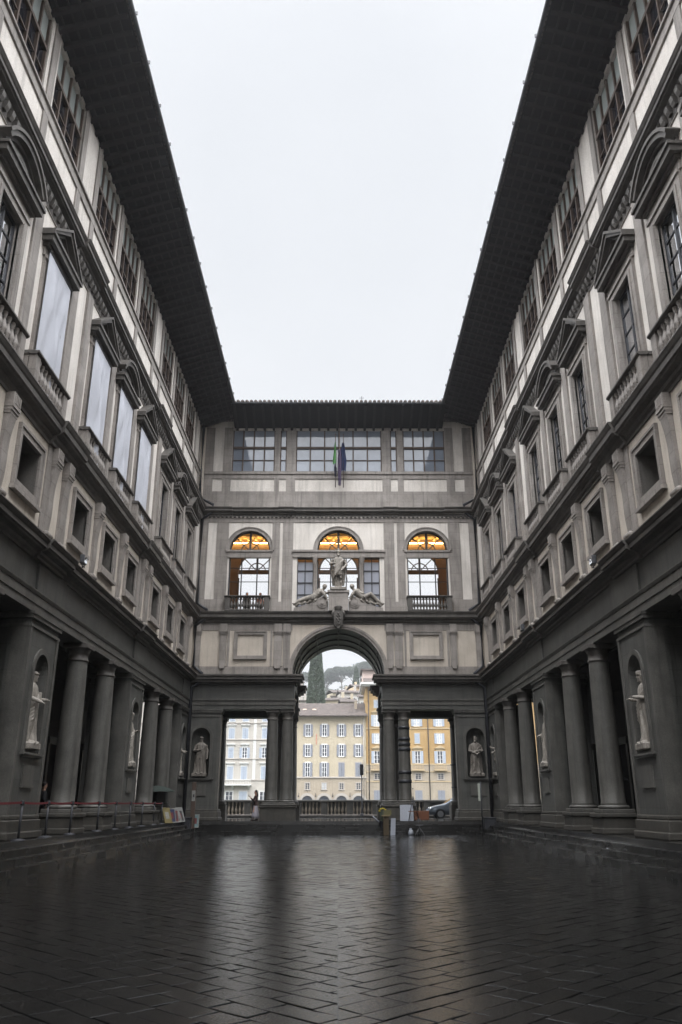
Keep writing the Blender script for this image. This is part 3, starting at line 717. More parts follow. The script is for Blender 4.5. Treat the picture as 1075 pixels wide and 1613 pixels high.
    # pedestal of the standing figure with scrolled flanks
    p = MB(); p.bbox(-.62, .62, -.62, .1, C2, 14.0, .02); p.bbox(-.68, .68, -.68, .1, 13.98, 14.16, .03); p.build('statue_pedestal', M['trim'], root)
    for s in (-1, 1):
        q = MB(); pts = [(s*.64, C2+.02), (s*.64, C2+.75)]
        for i in range(9): a = i/8; pts.append((s*(1.0+1.75*a), C2+.95-.72*a**.75+.06*math.sin(a*PI*2)))
        pts += [(s*2.8, C2+.02)]
        q.prism(pts, 'y', -.45, .08)
        for rr, yy in ((.36, -.5), (.24, -.54), (.12, -.58)): q.lathe([(rr, 0), (rr, .55)], (0, 0, 0), 4) if False else q.prism([(s*1.0+rr*math.cos(2*PI*k/16), C2+.55+rr*math.sin(2*PI*k/16)) for k in range(16)], 'y', yy, .05)
        q.build('scroll', M['trim'], root)
    # carved coat of arms on the keystone
    c = MB(); sh = [(-.3, 12.85), (-.36, 12.5), (-.3, 12.0), (-.15, 11.72), (0, 11.6), (.15, 11.72), (.3, 12.0), (.36, 12.5), (.3, 12.85), (0, 12.9)]
    c.prism(sh, 'y', -.82, -.05); c.prism([(x*.72, 12.3+(z-12.3)*.72) for x, z in sh], 'y', -.92, -.82)
    for a, bz in ((-.09, 12.45), (.09, 12.45), (-.12, 12.22), (.12, 12.22), (0, 12.05), (0, 12.6)): c.ball((a, -.93, bz), .07, 8)
    for s in (-1, 1): c.tube([(s*.34, -.7, 12.9), (s*.46, -.75, 12.65), (s*.42, -.72, 12.2), (s*.3, -.7, 11.85), (s*.12, -.7, 11.55)], [.08, .1, .09, .08, .06], 8)
    c.lathe([(.24, 12.9), (.28, 12.98), (.26, 13.05), (.33, 13.16), (.3, 13.18), (.1, 13.3)], (0, -.62, 0), 12); c.tube([(-.1, -.75, 11.58), (.1, -.75, 11.58)], .1, 8)
    c.v = [(x*.8, y, 12.55+(z-12.55)*.84) for x, y, z in c.v]; c.build('coat_of_arms', M['cornice'], root)
    return root
EW_ = end_wing()

# ------------------------------------------------------------------ ground
def ground():
    g = MB(); g.box(-40, 40, -40, 57.5, -.4, -.007); tag(g.build('ground', M['joint']), kind='structure')
    # court paving: slabs laid at 45 degrees, mirrored about the middle line, each a little tilted
    b = MB(); rnd = random.Random(4); c45 = math.cos(PI/4)
    for side in (-1, 1):
        v = -48.0
        while v < 48:
            hgt = rnd.uniform(.24, .36); u = -50+rnd.uniform(0, .8)
            while u < 60:
                L = rnd.uniform(.32, .72); x = (u+L/2)*c45 - (v+hgt/2)*c45; y = (u+L/2)*c45 + (v+hgt/2)*c45
                if -.8 < x < 7.9 and -2.0 < y < 48.6:
                    g_ = .003; jt = lambda: rnd.uniform(-.016, .016)
                    cs = [((p-q)*c45+jt(), (p+q)*c45+jt()) for p, q in ((u+g_, v+g_), (u+L*.5, v+g_), (u+L-g_, v+g_), (u+L-g_, v+hgt-g_), (u+L*.5, v+hgt-g_), (u+g_, v+hgt-g_))]
                    out = []                                   # cut along the middle line
                    for k in range(len(cs)):
                        (xa, ya), (xb, yb) = cs[k-1], cs[k]
                        if (xa > .004) != (xb > .004): t = (.004-xa)/(xb-xa); out.append((.004, ya+(yb-ya)*t))
                        if xb > .004: out.append((xb, yb))
                    if len(out) >= 3:
                        cx = sum(p[0] for p in out)/len(out); cy = sum(p[1] for p in out)/len(out); n = len(out)
                        tx, ty, dz = rnd.gauss(0, .0055), rnd.gauss(0, .0055), rnd.gauss(0, .0010); top = []; mid = []; low = []
                        for xx, yy in out:
                            d = math.hypot(xx-cx, yy-cy) or 1; f = max(.3, 1-.016/d); f2 = max(.3, 1-.003/d)
                            h = dz + tx*(xx-cx) + ty*(yy-cy); sm_ = xx < .006; f_, g2 = (1, 1) if sm_ else (f, f2); top.append((side*(cx+(xx-cx)*f_), cy+(yy-cy)*f, h)); mid.append((side*(cx+(xx-cx)*g2), cy+(yy-cy)*f2, h-.003)); low.append((side*xx, yy, -.022))
                        b.add(top+mid+low, [tuple(range(n))] + [(n+k, n+(k+1) % n, (k+1) % n, k) for k in range(n)] + [(2*n+k, 2*n+(k+1) % n, n+(k+1) % n, n+k) for k in range(n)])
                u += L
            v += hgt
    tag(b.build('courtyard_paving', M['paving']), kind='structure')
    s = MB()
    for i in range(4):
        e = 7.55+.3*i; z = .17*(i+1); zb = -.2-.01*i; yf = 47.8+.3*i
        s.box(-16, -e, -38, 57.5, zb, z, 1 if i == 3 else 0); s.box(e, 16, -38, 57.5, zb, z, 1 if i == 3 else 0); s.box(-e, e, yf, 57.5, zb, z, 1 if i == 3 else 0)
    tag(s.build('steps', [M['step'], M['terrace']]), kind='structure')
    r = MB(); r.box(-90, 90, 57.5, 65.6, -.3, .62); tag(r.build('road', M['asphalt']), kind='structure')
    k = MB(); k.box(-90, 90, 63.4, 65.3, .5, .74); tag(k.build('pavement', M['terrace']), kind='structure')
    e = MB(); e.box(-90, 90, 65.6, 66.2, -8, .70); tag(e.build('embankment_wall', M['dark']), 'dark stone river wall below the balustrade', 'wall')
    w = MB(); w.quad((-200,66,-6),(200,66,-6),(200,146,-6),(-200,146,-6)); tag(w.build('river', plain('river_water', (.03,.035,.025), .25)), kind='structure')
    # far bank and hill
    h = MB(); nx, ny = 70, 60
    def hz(x, y):
        t = max(0, (y-165)/355); z = .8 + 61*min(1, t)**.82
        return z + 3.0*noise.noise(Vector((x*.02, y*.02, 3.1)))*min(1, t*2) - .0009*max(0, abs(x-5)-30)**1.5*min(1, t*2)
    P = [[(-300+600*i/nx, 145+520*j/ny, hz(-300+600*i/nx, 145+520*j/ny)) for i in range(nx+1)] for j in range(ny+1)]
    vs = [p for rw in P for p in rw]; fs = [(j*(nx+1)+i, j*(nx+1)+i+1, (j+1)*(nx+1)+i+1, (j+1)*(nx+1)+i) for j in range(ny) for i in range(nx)]
    h.add(vs, fs, 0, True); h.quad((-300,145,-8),(300,145,-8),(300,145,.8),(-300,145,.8))
    tag(h.build('hill', plain('hill_scrub', (.045,.06,.035), .9, 0, .5, .3)), kind='structure')
    return hz
HZ = ground()

# ------------------------------------------------------------------ statues and people
def robed(seed, arms, hat='none', beard=False, lean=0.0, turn=0.0, short=False, extra=None, h=2.05, mat='marble', head=(0, 0), thin=1.0):
    """standing carved figure, facing -y, plinth bottom at z=0. arms: two lists of points shoulder/elbow/hand"""
    rnd = random.Random(seed); b = MB(); k = h/1.75; z0 = .16
    ph = rnd.uniform(0, 6); fr = rnd.choice((8, 9, 11)); N = 56
    prof = [(.0,.27,.21,0),(.06,.29,.23,0),(.25,.27,.205,0),(.5,.255,.20,0),(.75,.245,.20,-.01),(.95,.235,.185,-.01),(1.1,.225,.165,0),(1.25,.25,.165,0),(1.38,.265,.15,0),(1.46,.20,.12,0),(1.5,.10,.09,0),(1.58,.068,.07,-.01)]
    if short: prof = [p for p in prof if p[0] >= .7]; prof[0] = (.62, .27, .22, 0)
    rings = []
    for i in range(len(prof)-1):
        for t in (0, .34, .67):
            p, q = prof[i], prof[i+1]; z, rx, ry, cy = [p[j]+(q[j]-p[j])*t for j in range(4)]; rx *= thin; ry *= thin
            amp = .042*max(0, 1-z/1.35)**.7 + .007; rg = []
            for n in range(N):
                a = 2*PI*n/N
                w = amp*math.sin(fr*a+ph+2.2*math.sin(2*a+z*2.5)) + .4*amp*math.sin(2*fr*a+ph*2+z*3)
                kk = 1+w/.24
                rg.append(((rx*kk*math.cos(a)+lean*z)*k, (ry*kk*math.sin(a)+cy)*k, z0+z*k))
            rings.append(rg)
    b.loft(rings)
    P = lambda p: ((p[0]+lean*p[2])*k, p[1]*k, z0+p[2]*k)
    if short:
        for s in (-1, 1):
            f = .06 if s < 0 else -.1
            b.tube([P((s*.10, 0, .8)), P((s*.12, f*.4-.02, .48)), P((s*.12, f*.5+.03, .3)), P((s*.13, f*.6+.02, .06)), ], [.1*k, .068*k, .062*k, .045*k], 10)
            b.tube([P((s*.13, f*.6+.06, .03)), P((s*.15, f*.6-.14, .025))], [.05*k, .035*k], 8)
        b.tube([P((.02, .16, .0)), P((0, .15, .7))], [.16*k, .1*k], 10)      # tree-stump support
    for s in (-1, 1):
        if not short: b.tube([P((s*.11, -.16, .035)), P((s*.13, -.32, .02))], [.055*k, .04*k], 8)
    for side, pts in enumerate(arms):
        s = -1 if side == 0 else 1; pts = [(s*.235, 0, 1.38)] + pts
        b.tube([P(p) for p in pts], [.085*k, .075*k, .05*k][:len(pts)] if len(pts) == 3 else [.085*k]*len(pts), 10)
        hd = Vector(P(pts[-1])); d = (hd-Vector(P(pts[-2]))).normalized()
        b.tube([hd-d*.02, hd+d*.07*k], [.042*k, .046*k], 8)
        for q in range(4):
            o = Vector((.022*(q-1.5)*k, 0, .006*k)); b.tube([hd+d*.06*k+o, hd+d*.12*k+o*1.1, hd+d*(.16-.012*abs(q-1))*k+o*1.1+Vector((0,0,-.02))], [.013*k]*3, 6)
        b.tube([hd+d*.02, hd+d*.07*k+Vector((-s*.05*k, 0, .01))], [.016*k, .012*k], 6)
    for i in range(5):                                            # mantle folds across the body
        t = i/4; b.tube([P((.25-.02*i, -.07-.01*i, 1.36-.05*i)), P((.05, -.20, 1.14-.07*i)), P((-.16, -.19, .95-.09*i)), P((-.27, -.03, .82-.1*i))], [.028*k, .034*k, .034*k, .03*k], 6)
    hx, hy = head; hc = Vector(P((hx, hy-.02, 1.665)))             # head turned by `turn`
    hb = MB(); hb.lathe([(.03,-.135),(.058,-.12),(.072,-.07),(.08,-.01),(.082,.05),(.07,.10),(.04,.128),(.005,.135)], n=18, sx=.92, sy=1.1)
    hb.tube([(0,-.085,.03),(0,-.108,-.012),(0,-.09,-.02)], [.012,.017,.012], 6)
    for s in (-1, 1):
        hb.ball((s*.03,-.073,.022), .015, 8); hb.tube([(s*.055,-.06,.04),(s*.02,-.088,.045)], .011, 6); hb.ball((s*.078,.012,.0), .022, 8, sz=1.4); hb.ball((s*.042,-.058,-.02), .022, 8)
    hb.tube([(-.025,-.08,-.055),(0,-.09,-.054),(.025,-.08,-.055)], .009, 6); hb.ball((0,-.072,-.1), .024, 8)
    if beard: hb.tube([(0,-.06,-.07),(0,-.085,-.13),(0,-.08,-.2)], [.06,.06,.025], 10)
    if hat == 'cap': hb.lathe([(.094,.045),(.1,.06),(.1,.11),(.085,.15),(.02,.165)], n=16, sy=1.12); hb.tube([(-.09,.03,.05),(-.08,.07,-.1)], [.03,.02], 6); hb.tube([(.09,.03,.05),(.08,.07,-.1)], [.03,.02], 6)
    elif hat == 'laurel':
        for i in range(14): a = 2*PI*i/14; hb.ball((.088*math.cos(a), .096*math.sin(a), .065), .024, 6)
    elif hat == 'hood': hb.lathe([(.12,-.16),(.115,-.05),(.112,.06),(.09,.13),(.03,.16)], (0,.028,0), 16, sy=1.0)
    elif hat == 'helmet': hb.lathe([(.095,.03),(.1,.07),(.092,.12),(.06,.16),(.01,.18)], n=16, sy=1.12); hb.tube([(0,-.07,.17),(0,.02,.215),(0,.12,.16),(0,.13,.05)], [.02,.03,.03,.015], 6)
    else:
        for i in range(26): a = rnd.uniform(0, 2*PI); e = rnd.uniform(.0, 1.2); hb.ball((.083*math.cos(a)*math.cos(e), .02+.085*abs(math.sin(a))*math.cos(e), .045+.1*math.sin(e)), .027, 6)
    mt = Matrix.Translation(hc) @ Matrix.Rotation(turn, 4, 'Z') @ Matrix.Scale(k*1.04, 4)
    o = len(b.v); b.v += [tuple(mt @ Vector(p)) for p in hb.v]; b.f += [[o+i for i in f] for f in hb.f]; b.m += hb.m; b.sm += hb.sm
    if extra: extra(b, P, k)
    b.bbox(-.36*k, .36*k, -.30*k, .26*k, 0, z0+.03, .02)
    return remesh(b, 'statue', M[mat], .012*k, 1)

def book(b, P, k): b.tube([P((-.12,-.3,1.0)), P((-.12,-.3,1.25))], [.1*k, .1*k], 4, 0, False, .35)
def scroll(b, P, k): b.tube([P((.2,-.32,.98)), P((.24,-.42,1.2))], .035*k, 8)
def sword(b, P, k): b.tube([P((.3,.0,1.05)), P((.42,.14,.35))], [.025*k,.015*k], 6); b.tube([P((-.3,.1,1.36)), P((-.26,.2,.8)), P((-.2,.22,.2))], [.06*k,.09*k,.09*k], 8); b.tube([P((.24,.1,1.36)), P((.25,.2,.8)), P((.2,.22,.2))], [.06*k,.09*k,.08*k], 8)
def crossarm(b, P, k): b.tube([P((-.2,-.22,1.0)), P((.22,-.26,1.12))], .05*k, 8)

A_down = [(.30, .0, 1.08), (.30, -.08, .84)]; B_down = [(-.30, .0, 1.08), (-.30, -.08, .84)]
def arm(s, e, h): return [(s*e[0], e[1], e[2]), (s*h[0], h[1], h[2])]
SP = [  # where, label, category spec
 ('L', 24.5, dict(seed=1, arms=[arm(-1,(.30,-.06,1.12),(.2,-.32,1.02)), arm(1,(.30,-.08,1.12),(.26,-.30,1.10))], hat='laurel', extra=book, turn=.25, head=(.0,-.02)),
  'marble figure with a wreath, stretching out one hand, nearest niche of the wing with sheets', ),
 ('L', 36.5, dict(seed=2, arms=[B_down, arm(1,(.3,-.04,1.1),(.16,-.28,1.16))], hat='cap', turn=-.3, head=(0,-.03)),
  'marble figure in a round cap in the middle niche of the wing with sheets'),
 ('L', 48.1, dict(seed=3, arms=[arm(-1,(.3,-.1,1.1),(.12,-.34,1.0)), arm(1,(.3,-.1,1.1),(.12,-.38,1.05))], beard=True, turn=.2, h=1.95),
  'bearded marble figure holding its hands together in the corner niche near the leaning pictures'),
 ('R', 24.5, dict(seed=4, arms=[arm(-1,(.3,.0,1.1),(.26,-.26,1.12)), arm(1,(.28,-.06,1.1),(.14,-.3,1.14))], hat='cap', turn=-.55, head=(0,-.04)),
  'marble figure in a tight cap and a long plain robe, nearest niche opposite the sheets'),
 ('R', 36.5, dict(seed=5, arms=[arm(-1,(.3,.0,1.1),(.2,-.26,1.0)), A_down], hat='hood', turn=.3),
  'hooded marble figure in the middle niche opposite the sheets'),
 ('R', 48.1, dict(seed=6, arms=[arm(-1,(.31,-.10,1.20),(.34,-.26,1.26)), arm(1,(.3,-.08,1.1),(.16,-.3,1.0))], short=True, turn=.3, h=1.95),
  'bare-legged marble figure reaching out in the corner niche opposite the sheets'),
 ('F', -8.14, dict(seed=7, arms=[arm(-1,(.32,-.08,1.1),(.02,-.25,1.14)), arm(1,(.33,.0,1.08),(.34,-.12,.84))], hat='laurel', mat='marble_w', turn=0, lean=.01),
  'draped stone figure with one arm down, in the front wall niche by the info pillar'),
 ('F', 8.14, dict(seed=8, arms=[arm(-1,(.32,-.06,1.12),(.06,-.27,.98)), arm(1,(.32,-.06,1.12),(.1,-.27,.98))], beard=True, hat='none', mat='marble_w', turn=-.15, extra=crossarm),
  'bearded stone figure with crossed hands and a long coat, in the front wall niche'),
]
for wh, q, kw, lab in SP:
    me = robed(**kw)
    if wh == 'L': loc, rz = (-9.2, q, 3.1), R(90)
    elif wh == 'R': loc, rz = (9.2, q, 3.1), R(-90)
    else: loc, rz = (q, D+.14, 3.1), 0
    tag(link('statue', me, None, loc, rz), lab, 'statue', 'statues in the niches')
me = robed(21, [arm(-1,(.36,.0,1.16),(.2,-.26,1.12)), arm(1,(.36,.02,1.12),(.22,-.16,.92))], hat='helmet', short=True, beard=True, extra=sword, h=2.42, mat='marble', thin=.86)
tag(link('statue', me, None, (0, D-.32, 14.16), 0), 'tall armoured marble figure in a cape standing above the arch', 'statue')

def reclining(s, male):
    """nude figure lying on a scroll, head towards x=0, legs away; s = side"""
    b = MB(); Q = lambda x, y, z: (s*x, y, z); k = 1.18
    b.tube([Q(1.62,0,.42), Q(1.36,-.02,.60), Q(1.12,-.02,.82), Q(1.02,0,.92)], [.21*k,.19*k,.23*k,.15*k], 14)   # hips to shoulders
    b.tube([Q(1.02,0,.92), Q(.92,-.04,1.02)], [.10,.085], 10)
    b.lathe([(.01,-.16),(.09,-.13),(.12,-.03),(.125,.06),(.09,.13),(.01,.16)], (s*.86,-.07,1.14), 14); b.ball(Q(.83,-.2,1.12), .04, 8); b.ball(Q(.86,.02,1.2), .15, 10)
    for e in (-1, 1): b.ball(Q(.86+.045*e,-.185,1.16), .022, 8); b.ball(Q(.86+.13*e,-.06,1.14), .03, 8)
    knee = (2.02,-.10,.66) if male else (2.1,-.06,.36)
    b.tube([Q(1.6,-.1,.42), Q(*knee), Q(2.45,-.12,.22), Q(2.72,-.14,.05)], [.19*k,.135*k,.11*k,.06*k], 12); b.tube([Q(2.7,-.13,.06), Q(2.86,-.22,.03)], [.075,.045], 8)
    b.tube([Q(1.62,.08,.38), Q(2.08,.06,.34), Q(2.4,.04,.18), Q(2.66,.02,.0)], [.19*k,.13*k,.1*k,.06*k], 12); b.tube([Q(2.64,0,.02), Q(2.8,-.1,-.03)], [.07,.045], 8)
    b.tube([Q(1.06,-.2,.86), Q(.86,-.32,.58), Q(.72,-.3,.35)], [.1*k,.08*k,.055*k], 10); b.tube([Q(.72,-.3,.35), Q(.7,-.34,.22)], [.055,.03], 8)
    b.tube([Q(1.1,.16,.88), Q(1.36,-.16,.74), Q(1.62,-.22,.66)] if male else [Q(1.06,.16,.9), Q(.8,.1,.78), Q(.62,-.06,.74)], [.1*k,.08*k,.055*k], 10)
    for q in range(4): b.tube([Q(.7+.03*(q-1.5),-.34,.25), Q(.69+.034*(q-1.5),-.37,.12)], .017, 6)
    if male: b.ball(Q(1.2,-.16,.82), .12, 10); b.ball(Q(1.02,-.17,.84), .1, 10)
    else:
        b.ball(Q(1.16,-.2,.78), .1, 10); b.ball(Q(1.24,-.19,.66), .1, 10)
    for i in range(5): b.tube([Q(.9+.35*i,.0,.52-.1*i), Q(1.1+.34*i,-.18+.05*(i % 2),.34-.08*i), Q(1.25+.36*i,-.06,.18-.07*i)], .08, 8)
    return remesh(b, 'reclining_statue', M['marble'], .022, 1)
tag(link('statue', reclining(-1, False), None, (0, D-.32, 13.28)), 'reclining marble figure with straight legs on the scroll below the standing figure', 'statue')
tag(link('statue', reclining(1, True), None, (0, D-.32, 13.28)), 'reclining marble figure with a raised knee on the scroll below the standing figure', 'statue')

SKIN = plain('skin', (.42,.25,.18), .6); HAIR = plain('dark_hair', (.015,.011,.010), .6)
def fabric(n, c): return plain(n, c, .85, 0, .15, 14)
def person(label, loc, rz, top, bottom, hair=HAIR, skirt=False, pose='stand', arms=None, hat=None, h=1.66, longhair=False, group=None, bag=None):
    """one continuous body, with hair and clothing as children"""
    root = thing('person', label, 'person', loc, rz, group); k = h/1.75
    b = MB(); sit = pose == 'sit'; zo = -.42 if sit else 0
    J = lambda x, y, z: (x*k, y*k, (z+zo)*k)
    b.loft([[(x*k*math.cos(2*PI*n/16), (cy+y*math.sin(2*PI*n/16))*k, (z+zo)*k) for n in range(16)] for z, x, y, cy in
            ((.86,.12,.10,.0),(.93,.165,.12,.01),(1.05,.135,.10,0),(1.2,.15,.11,0),(1.35,.175,.11,.01),(1.43,.13,.08,.01),(1.47,.06,.06,.01),(1.56,.052,.055,0))])
    for s in (-1, 1):
        if sit: pts = [J(s*.09,0,.9), J(s*.1,-.42,.9), J(s*.1,-.42,.68), J(s*.1,-.44,.5)]
        elif pose == 'walk': f = s*.16; pts = [J(s*.085,0,.92), J(s*.09,-.06-f*.5,.5), J(s*.09,-f*.8+.03,.3), J(s*.09,-f,.07)]
        else: pts = [J(s*.085,0,.92), J(s*.095,-.02,.5), J(s*.095,.02,.3), J(s*.1,.03,.07)]
        b.tube(pts, [.088*k,.062*k,.056*k,.04*k], 12); e = Vector(pts[-1]); b.tube([e+Vector((0,.03,-.03)), e+Vector((s*.01,-.06,-.04)), e+Vector((s*.02,-.15,-.05))], [.04*k,.042*k,.03*k], 8)
    arms = arms or [[(-.26,.02,1.12), (-.25,-.08,.86)], [(.26,.02,1.12), (.25,-.08,.86)]]; hands = []
    for s, pts in zip((-1, 1), arms):
        q = [J(s*.165,0,1.39)] + [J(*p) for p in pts]; b.tube(q, [.056*k,.042*k,.029*k], 10)
        hd = Vector(q[-1]); d = (hd-Vector(q[-2])).normalized(); b.tube([hd-d*.01, hd+d*.08*k], [.03*k,.036*k], 8, 0, True, .6); hands.append((hd, d, s))
    b.lathe([(.03,-.12),(.055,-.105),(.068,-.06),(.075,0),(.075,.05),(.062,.095),(.03,.118),(.004,.122)], J(0,-.005,1.645), 18, sy=1.12)
    hz = 1.645
    b.tube([J(0,-.085,hz+.025), J(0,-.104,hz-.012), J(0,-.085,hz-.02)], [.009*k,.014*k,.009*k], 6)
    for s in (-1, 1): b.ball(J(s*.028,-.07,hz+.02), .013*k, 8); b.ball(J(s*.074,.01,hz), .02*k, 8, sz=1.4)
    b.tube([J(-.022,-.076,hz-.05), J(.022,-.076,hz-.05)], .009*k, 6)
    me = remesh(b, 'body', SKIN, .016, 1); o = link('body', me, root)
    f = MB()
    for hd, d, s in hands:
        sd = d.cross(Vector((0,0,1)));
        if sd.length < .1: sd = Vector((1,0,0))
        sd.normalize(); nn = sd.cross(d)
        for q in range(4): b0 = hd+d*.07*k+sd*(.018*(q-1.5))*k; L = (.075-.012*abs(q-1.3))*k; f.tube([b0, b0+d*L*.55-nn*.004, b0+d*L*.95-nn*.02], [.0085,.008,.006], 6)
        f.tube([hd+d*.02+sd*.03*k*s, hd+d*.055*k+sd*.058*k*s, hd+d*.085*k+sd*.06*k*s], [.01,.009,.007], 6)
    # fingers are joined to the body mesh
    bm = bmesh.new(); bm.from_mesh(me); tmp = f.mesh('t', SKIN); bm.from_mesh(tmp); bm.to_mesh(me); bm.free(); bpy.data.meshes.remove(tmp)
    hb = MB(); c = J(0,.02,hz+.02); hb.lathe([(.07,-.05),(.086,.0),(.086,.06),(.068,.105),(.03,.128),(.004,.13)], c, 16, sy=1.08)
    if longhair: hb.tube([J(0,.06,hz+.05), J(0,.09,hz-.08), J(0,.1,1.42), J(0,.09,1.25)], [.075*k,.085*k,.09*k,.05*k], 10, 0, True, .7)
    hb.build('hair', hair, root)
    if hat:
        hh = MB(); hh.lathe([(.09,.05),(.092,.08),(.08,.13),(.04,.155),(.004,.16)], J(0,.0,hz), 16, sy=1.12); hh.tube([J(0,-.07,hz+.062), J(0,-.17,hz+.045)], [.075*k,.05*k], 10, 0, True, .15); hh.build('cap', hat, root)
    t = MB()
    t.loft([[((x+.018*math.sin(3*n+z*9)*.4)*k*math.cos(2*PI*n/20), (.005+y*math.sin(2*PI*n/20))*k, (z+zo)*k) for n in range(20)] for z, x, y in
            ((.84,.19,.145),(.95,.185,.14),(1.08,.16,.125),(1.22,.175,.13),(1.36,.20,.13),(1.43,.155,.1),(1.475,.08,.075))])
    for s, pts in zip((-1, 1), arms):
        q = [Vector(J(s*.15,0,1.395))] + [Vector(J(*p)) for p in pts]; q[-1] = q[1].lerp(q[2], .82); t.tube(q, [.074*k,.058*k,.044*k], 10)
    link('jacket', remesh(t, 'jacket', top, .018, 1), root)
    if skirt:
        q = MB(); q.loft([[((x+w*math.sin(7*2*PI*n/40))*k*math.cos(2*PI*n/40), (y+w*math.sin(9*2*PI*n/40))*k*math.sin(2*PI*n/40)+.03*k*(1-z), z*k) for n in range(40)] for z, x, y, w in
                ((.10,.27,.25,.03),(.3,.25,.22,.025),(.6,.215,.18,.015),(.85,.185,.145,.006),(1.0,.155,.125,0),(1.04,.15,.12,0))]); q.build('skirt', bottom, root)
    else:
        q = MB()
        for s in (-1, 1):
            if sit: pts = [J(s*.09,.02,.92), J(s*.1,-.40,.92), J(s*.1,-.42,.66), J(s*.1,-.43,.52)]
            elif pose == 'walk': f_ = s*.16; pts = [J(s*.085,0,.95), J(s*.09,-.06-f_*.5,.5), J(s*.09,-f_*.8+.03,.3), J(s*.09,-f_,.1)]
            else: pts = [J(s*.085,0,.95), J(s*.095,-.02,.5), J(s*.095,.02,.3), J(s*.1,.03,.1)]
            q.tube(pts, [.11*k,.082*k,.074*k,.066*k], 12)
        q.ball(J(0,0,.93), .16*k, 14, sz=.6, sy=.8); link('trousers', remesh(q, 'trousers', bottom, .02, 1), root)
    for s in (-1, 1):
        sh = MB(); fx = (s*.1, -.44, .04) if sit else ((s*.09, -s*.16, .04) if pose == 'walk' else (s*.1, .03, .04)); X, Y, Z = J(*fx) if not sit else (fx[0]*k, fx[1]*k, .04)
        sh.tube([(X, Y+.05, Z), (X+s*.01, Y-.06, Z), (X+s*.02, Y-.17, Z-.012)], [.045,.05,.035], 8, 0, True, .8); sh.build('shoe', M['iron'], root)
    return root, k
# people
W, k = person('woman with a phone in a long pale grey skirt by the balustrade' if False else 'person with long dark hair and a long pale skirt holding up a phone', (-4.95, 51.3, ZF), R(-70),
   fabric('dark_brown_top', (.05,.028,.025)), fabric('pale_grey_skirt', (.34,.32,.36)), skirt=True, longhair=True, pose='walk', arms=[[(-.2,-.12,1.15), (-.1,-.32,1.36)], [(.22,-.1,1.12), (.06,-.34,1.34)]])
ph = MB(); ph.bbox(-.085, -.01, -.425, -.412, 1.33, 1.47, .004); tag(ph.build('phone', M['iron'], None, (-4.95, 51.3, ZF), R(-70)), 'small dark phone held up by the person in the long skirt', 'phone')
person('person in white cap and purple jacket behind the nearest pier', (-10.25, 27.35, ZF), R(60), fabric('purple_jacket', (.06,.03,.12)), fabric('blue_trousers', (.03,.04,.08)), hat=fabric('white_cap', (.7,.7,.72)))
DK = fabric('black_coat', (.016,.016,.018)); DB = fabric('dark_blue_coat', (.02,.025,.05)); GR = fabric('grey_coat', (.07,.07,.075))
person('person in a black coat between the two nearest columns on the sheet side', (-10.9, 31.6, ZF), R(120), DK, DK)
person('person in a dark blue coat behind the column near the green umbrella', (-11.0, 43.2, ZF), R(20), DB, DK, longhair=True)
person('person in a black coat under the black umbrella opposite the sheets', (11.0, 33.2, ZF), R(-80), DK, DB)
person('sitting person in a reddish brown jacket and blue trousers by the nearest pier', (10.6, 27.6, ZF), R(-60), fabric('red_brown_jacket', (.20,.075,.05)), fabric('bright_blue_trousers', (.02,.04,.16)), pose='sit')
person('person in a grey coat at the far columns opposite the sheets', (11.4, 44.2, ZF), R(-120), GR, DK)
person('visitor in a grey jacket at the lit arched window above the balcony', (-5.95, D+1.6, C2), R(10), GR, DK, group='visitors at the lit arched window')
person('visitor in a pale pink top at the lit arched window above the balcony', (-5.1, D+1.7, C2), R(-20), fabric('pink_top', (.5,.3,.28)), DK, longhair=True, group='visitors at the lit arched window')
bn = MB(); bn.bbox(-.5, .5, -.25, .25, .36, .46, .02); bo = bn.build('seat', M['dark2']); t_ = thing('stone_bench', 'low stone bench under the sitting person', 'bench', (10.65, 27.65, ZF), R(-60)); bo.parent = t_
for s in (-1, 1): q = MB(); q.bbox(s*.28, s*.42, -.2, .2, 0, .36, .02); q.build('leg', M['dark2'], t_)

def umbrella(label, loc, col, r=.62, zt=2.0):
    root = thing('umbrella', label, 'umbrella', loc); n = 8
    c = MB(); top = (0, 0, zt); m = 5; rings = []
    for i in range(m+1):
        t = i/m; rg = []
        for q in range(n*2):
            a = 2*PI*q/(n*2); rr = r*t*(1 if q % 2 == 0 else .955); rg.append((rr*math.cos(a), rr*math.sin(a), zt-.30*t**1.8+(.0 if q % 2 == 0 else .02*t)))
        rings.append(rg)
    N = n*2
    c.add([p for g in rings for p in g], [(i*N+q, i*N+(q+1) % N, (i+1)*N+(q+1) % N, (i+1)*N+q) for i in range(m) for q in range(N)], 0, False); c.build('canopy', col, root)
    s = MB(); s.tube([(0,0,1.0),(0,0,zt+.06)], .011, 8); s.tube([(0,0,1.0),(.0,.03,.93),(0,.07,.95)], .016, 6); s.build('shaft', M['iron'], root)
    rb = MB()
    for q in range(n): a = 2*PI*q/n; rb.tube([(0,0,zt-.02),(r*.55*math.cos(a), r*.55*math.sin(a), zt-.12),(r*math.cos(a), r*math.sin(a), zt-.31)], .005, 4)
    rb.build('ribs', M['iron'], root); return root
umbrella('dark green umbrella held in front of the corner pier on the sheet side', (-9.25, 43.6, ZF), fabric('green_nylon', (.02,.028,.024)), .95, 1.8)
umbrella('black umbrella open between the columns opposite the sheets', (10.75, 33.0, ZF), fabric('black_nylon', (.012,.012,.014)), .6, 2.05)

